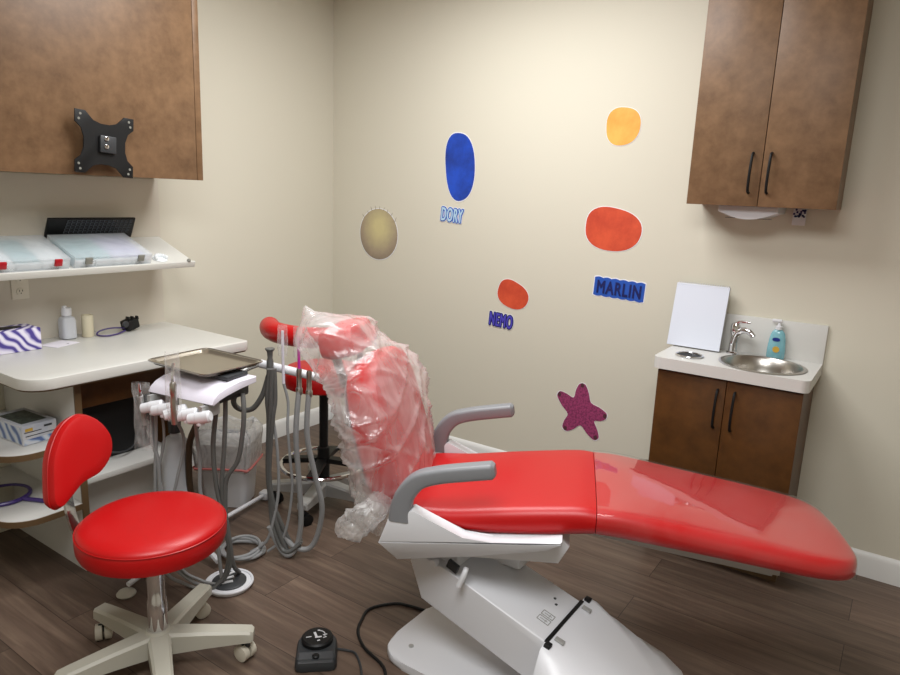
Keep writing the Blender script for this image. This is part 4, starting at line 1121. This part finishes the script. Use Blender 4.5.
t2, p2 = suction('suction_handpiece', 'steel suction valve with looped grey hose nearest the bar end', .92, 'valve', [(-1.961, 1.886, .56), (-1.933, 1.904, .378), (-1.909, 1.921, .244), (-1.919, 1.914, .129), (-1.944, 1.897, .053), (-1.979, 1.873, .035), (-2.022, 1.845, .06), (-2.070, 1.835, .13)], .0115)
t3, p3 = suction('saliva_ejector', 'thin grey suction line with pale tip at the middle of the white bar', .46, 'thin', [(-2.043, 1.86, .68), (-2.031, 1.845, .58), (-2.019, 1.846, .45), (-2.013, 1.85, .30), (-2.04, 1.83, .10), (-2.10, 1.79, .02)], .006)
part('tip', MB().tube([p3+V((0, 0, -.05)), p3+V((-.003, 0, .06)), p3+V((-.004, 0, .17))], .006, 8, 3), M['lilac'], t3, True)
part('tip_sleeve', sleeve(MB(), p3+V((-.004, 0, .13)), .02, .13, .012, rz(35)), M['film_sleeve'], t3, True, 'clear sleeve')
t4, p4 = suction('air_syringe', 'grey air syringe with dark flared top on the left end of the white bar', .22, 'thin', [(-2.09, 1.82, .62), (-2.070, 1.823, .482), (-2.062, 1.820, .304), (-2.074, 1.800, .166), (-2.099, 1.782, .07), (-2.16, 1.75, .014)], .0065)
part('body', MB().lathe([(.012, -.07), (.015, -.03), (.014, .03), (.010, .045), (.012, .07), (.020, .082), (.018, .086)], p4, seg=16), M['hose_dark'], t4, True)

# coil of spare hose and the round foot control
cc = V((-2.20, 1.735, 0))
hp_ = []
for i in range(64):
    a = 2*PI*i/20; r = .085+.010*math.sin(i*.7)
    hp_.append(cc+V((r*math.cos(a), r*math.sin(a)*1.0, .012+.0075*(i/20))))
tag(mesh_obj('hose_coil', MB().tube(hp_, .007, 8, 2), M['hose']), 'coil of thin grey hose lying on the floor behind the stool', 'hose')
fcx, fcy = -2.045, 1.548
fo = thing('foot_control', 'round white-rimmed foot control disc on the floor under the cart hoses', 'foot control', (fcx, fcy, 0))
part('base_disc', MB().lathe([(.085, .001), (.088, .006), (.088, .013), (.082, .016), (0, .017)], (fcx, fcy, 0), seg=36), M['wplastic'], fo, True)
part('tread', MB().lathe([(.066, .017), (.066, .021), (.060, .024), (.0, .027)], (fcx, fcy, 0), seg=32), M['dark'], fo, True, 'dark centre')
mb = MB()
for k in range(3):
    mb.box((fcx+.012-.02*k, fcy-.02+.022*k, .0275), (.045, .012, .003), rz(60+12*k))
part('arrow_mark', mb, M['wplastic'], fo, True, 'white mark')
part('ring_handle', MB().tube([(fcx+.088*math.cos(2*PI*i/32), fcy+.088*math.sin(2*PI*i/32), .016) for i in range(32)], .006, 8, 1, closed=True), M['wplastic'], fo, True)

# waste bin with clear liner
bn = thing('waste_bin', 'small white waste bin with clear liner and red tie under the desk end', 'bin', (-2.66, 2.04, 0))
BM = Matrix.Translation(V((-2.665, 2.035, 0))) @ rz(32)
def ring4(h, z, r=.03): return [BM @ V((a, b, z)) for a, b in rr2(h, h*.85, r)]
part('tub', MB().loft([ring4(.105, .002), ring4(.128, .32), ring4(.133, .322), ring4(.133, .33), ring4(.124, .33), ring4(.10, .012)]), M['wplastic'], bn, True, ang=30)
rings = []
for h, z, w_ in ((.132, .19, .004), (.136, .225, .003), (.140, .28, .006), (.145, .335, .010), (.142, .375, .014), (.120, .40, .016), (.11, .385, .012), (.112, .34, .008), (.11, .25, .006), (.08, .16, .004)):
    base = ring4(h, z)
    rings.append([p+V((noise.noise(p*22)*w_, noise.noise(p*22+V((5, 5, 5)))*w_, noise.noise(p*18+V((9, 1, 3)))*w_*1.6)) for p in catmull(base, 3, True)])
part('liner', MB().loft(rings, False), M['film_can'], bn, True, 'clear liner bag', ang=180)
part('red_tie', MB().tube([p+V((0, 0, .004*math.sin(i*.9))) for i, p in enumerate(catmull(ring4(.137, .205), 2, True))], .006, 6, 1, closed=True), mat('red_tie_tape', srgb(196, 112, 108), .5), bn, True, 'red tie')

# chair foot pedal
PM = Matrix.Translation(V((-1.475, 1.462, 0))) @ rz(42)
fp = thing('foot_pedal', 'dark grey chair foot pedal with round button on the floor', 'foot pedal', (-1.475, 1.462, 0))
# local: x to the right, y away
bo2 = smooth2([(-.062, -.085), (-.068, -.03), (-.066, .04), (-.04, .075), (0, .082), (.04, .075), (.066, .04), (.068, -.03), (.062, -.085), (0, -.088)], 3)
part('body', MB().pad(bo2, [(.97, .001), (1, .008), (.97, .030), (.90, .038), (.5, .040)], lambda a, b, d: PM @ V((a, b, d)), (0, 0)), M['pedal'], fp, True)
bt_ = part('round_button', MB().lathe([(.050, .036), (.053, .040), (.053, .052), (.047, .057), (0, .058)], PM @ V((0, .022, 0)), seg=32), M['black'], fp, True)
mb = MB()
O = PM @ Matrix.Translation(V((0, .022, .0585)))
for (x, y, lx, ly, r) in ((-.006, .006, .008, .026, 18), (.004, -.008, .022, .006, 8), (-.028, -.006, .018, .003, 10), (.026, .004, .014, .004, 15), (.026, -.010, .012, .003, 25), (.006, -.026, .010, .004, 20), (.004, .028, .008, .005, 0)):
    mb.box((x, y, 0), (lx, ly, .0012), rz(r))
for k in range(7):
    a = math.radians(-10+14*k); mb.box((.004+.022*math.cos(a), .004+.022*math.sin(a), 0), (.003, .006, .0012), rz(math.degrees(a)))
part('chair_symbol', mb.xf(O), M['wplastic'], bt_, True, 'white chair and arrow symbols')
part('rear_ramp', MB().prism([(-.088, .034), (-.045, .045), (-.040, .036)], -.055, .055, lambda a, b, d: PM @ V((d, a, b))), M['dark'], fp, True)
part('small_button', MB().lathe([(.011, .036), (.012, .044), (.008, .047)], PM @ V((0, -.062, 0)), seg=18), M['black'], fp, True)
part('cord', MB().tube([PM @ V((.066, .01, .012)), (-1.405, 1.535, .006), (-1.374, 1.541, .006), (-1.33, 1.515, .006), (-1.28, 1.47, .006), (-1.20, 1.38, .006)], .0042, 8, 5), M['dark'], fp, True)
tag(mesh_obj('power_cable', MB().tube([(-1.322, 1.886, .006), (-1.345, 1.880, .006), (-1.40, 1.868, .006), (-1.45, 1.845, .006), (-1.50, 1.764, .006), (-1.478, 1.69, .006), (-1.44, 1.63, .006), (-1.363, 1.58, .006), (-1.25, 1.545, .006), (-1.17, 1.46, .006)], .0055, 8, 5), M['black']), 'black cable curling on the floor left of the chair base', 'cable')

# ------------------------------------------------------------------ light and camera
def area(name, loc, sx_, sy_, e, col=(.985, .995, 1)):
    l = bpy.data.lights.new(name, 'AREA'); l.shape = 'RECTANGLE'; l.size = sx_; l.size_y = sy_; l.energy = e; l.color = col
    o = bpy.data.objects.new(name, l); COL.objects.link(o); o.location = loc
    return o
area('ceiling_panel_light', (-1.60, 2.08, ZC-.02), 1.2, .9, 51)
area('ceiling_panel_light', (-.45, .3, ZC-.02), 1.2, 1.2, 62)
wd_ = bpy.data.worlds.new('room_world'); SC.world = wd_; wd_.use_nodes = True
wd_.node_tree.nodes['Background'].inputs[0].default_value = (.9, .88, .85, 1); wd_.node_tree.nodes['Background'].inputs[1].default_value = .1
cam = bpy.data.cameras.new('camera'); co = bpy.data.objects.new('camera', cam); COL.objects.link(co)
f, pit, rol, yaw = 681.03, .20815325, .04203196, -.59288633
cam.sensor_fit = 'HORIZONTAL'; cam.sensor_width = 36; cam.lens = f/900*36
cyw, syw, cp, sp0 = math.cos(yaw), math.sin(yaw), math.cos(pit), math.sin(pit)
fwd = V((syw*cp, cyw*cp, -sp0)); rt = V((cyw, -syw, 0)); up = rt.cross(fwd)
c_, s_ = math.cos(rol), math.sin(rol)
r2 = rt*c_+up*s_; u2 = rt*(-s_)+up*c_
co.matrix_world = Matrix(((r2.x, u2.x, -fwd.x, 0), (r2.y, u2.y, -fwd.y, 0), (r2.z, u2.z, -fwd.z, 1.55), (0, 0, 0, 1)))
cam.clip_start = .05
SC.camera = co
SC.view_settings.view_transform = 'Standard'; SC.view_settings.look = 'None'
SC.view_settings.exposure = 0.0
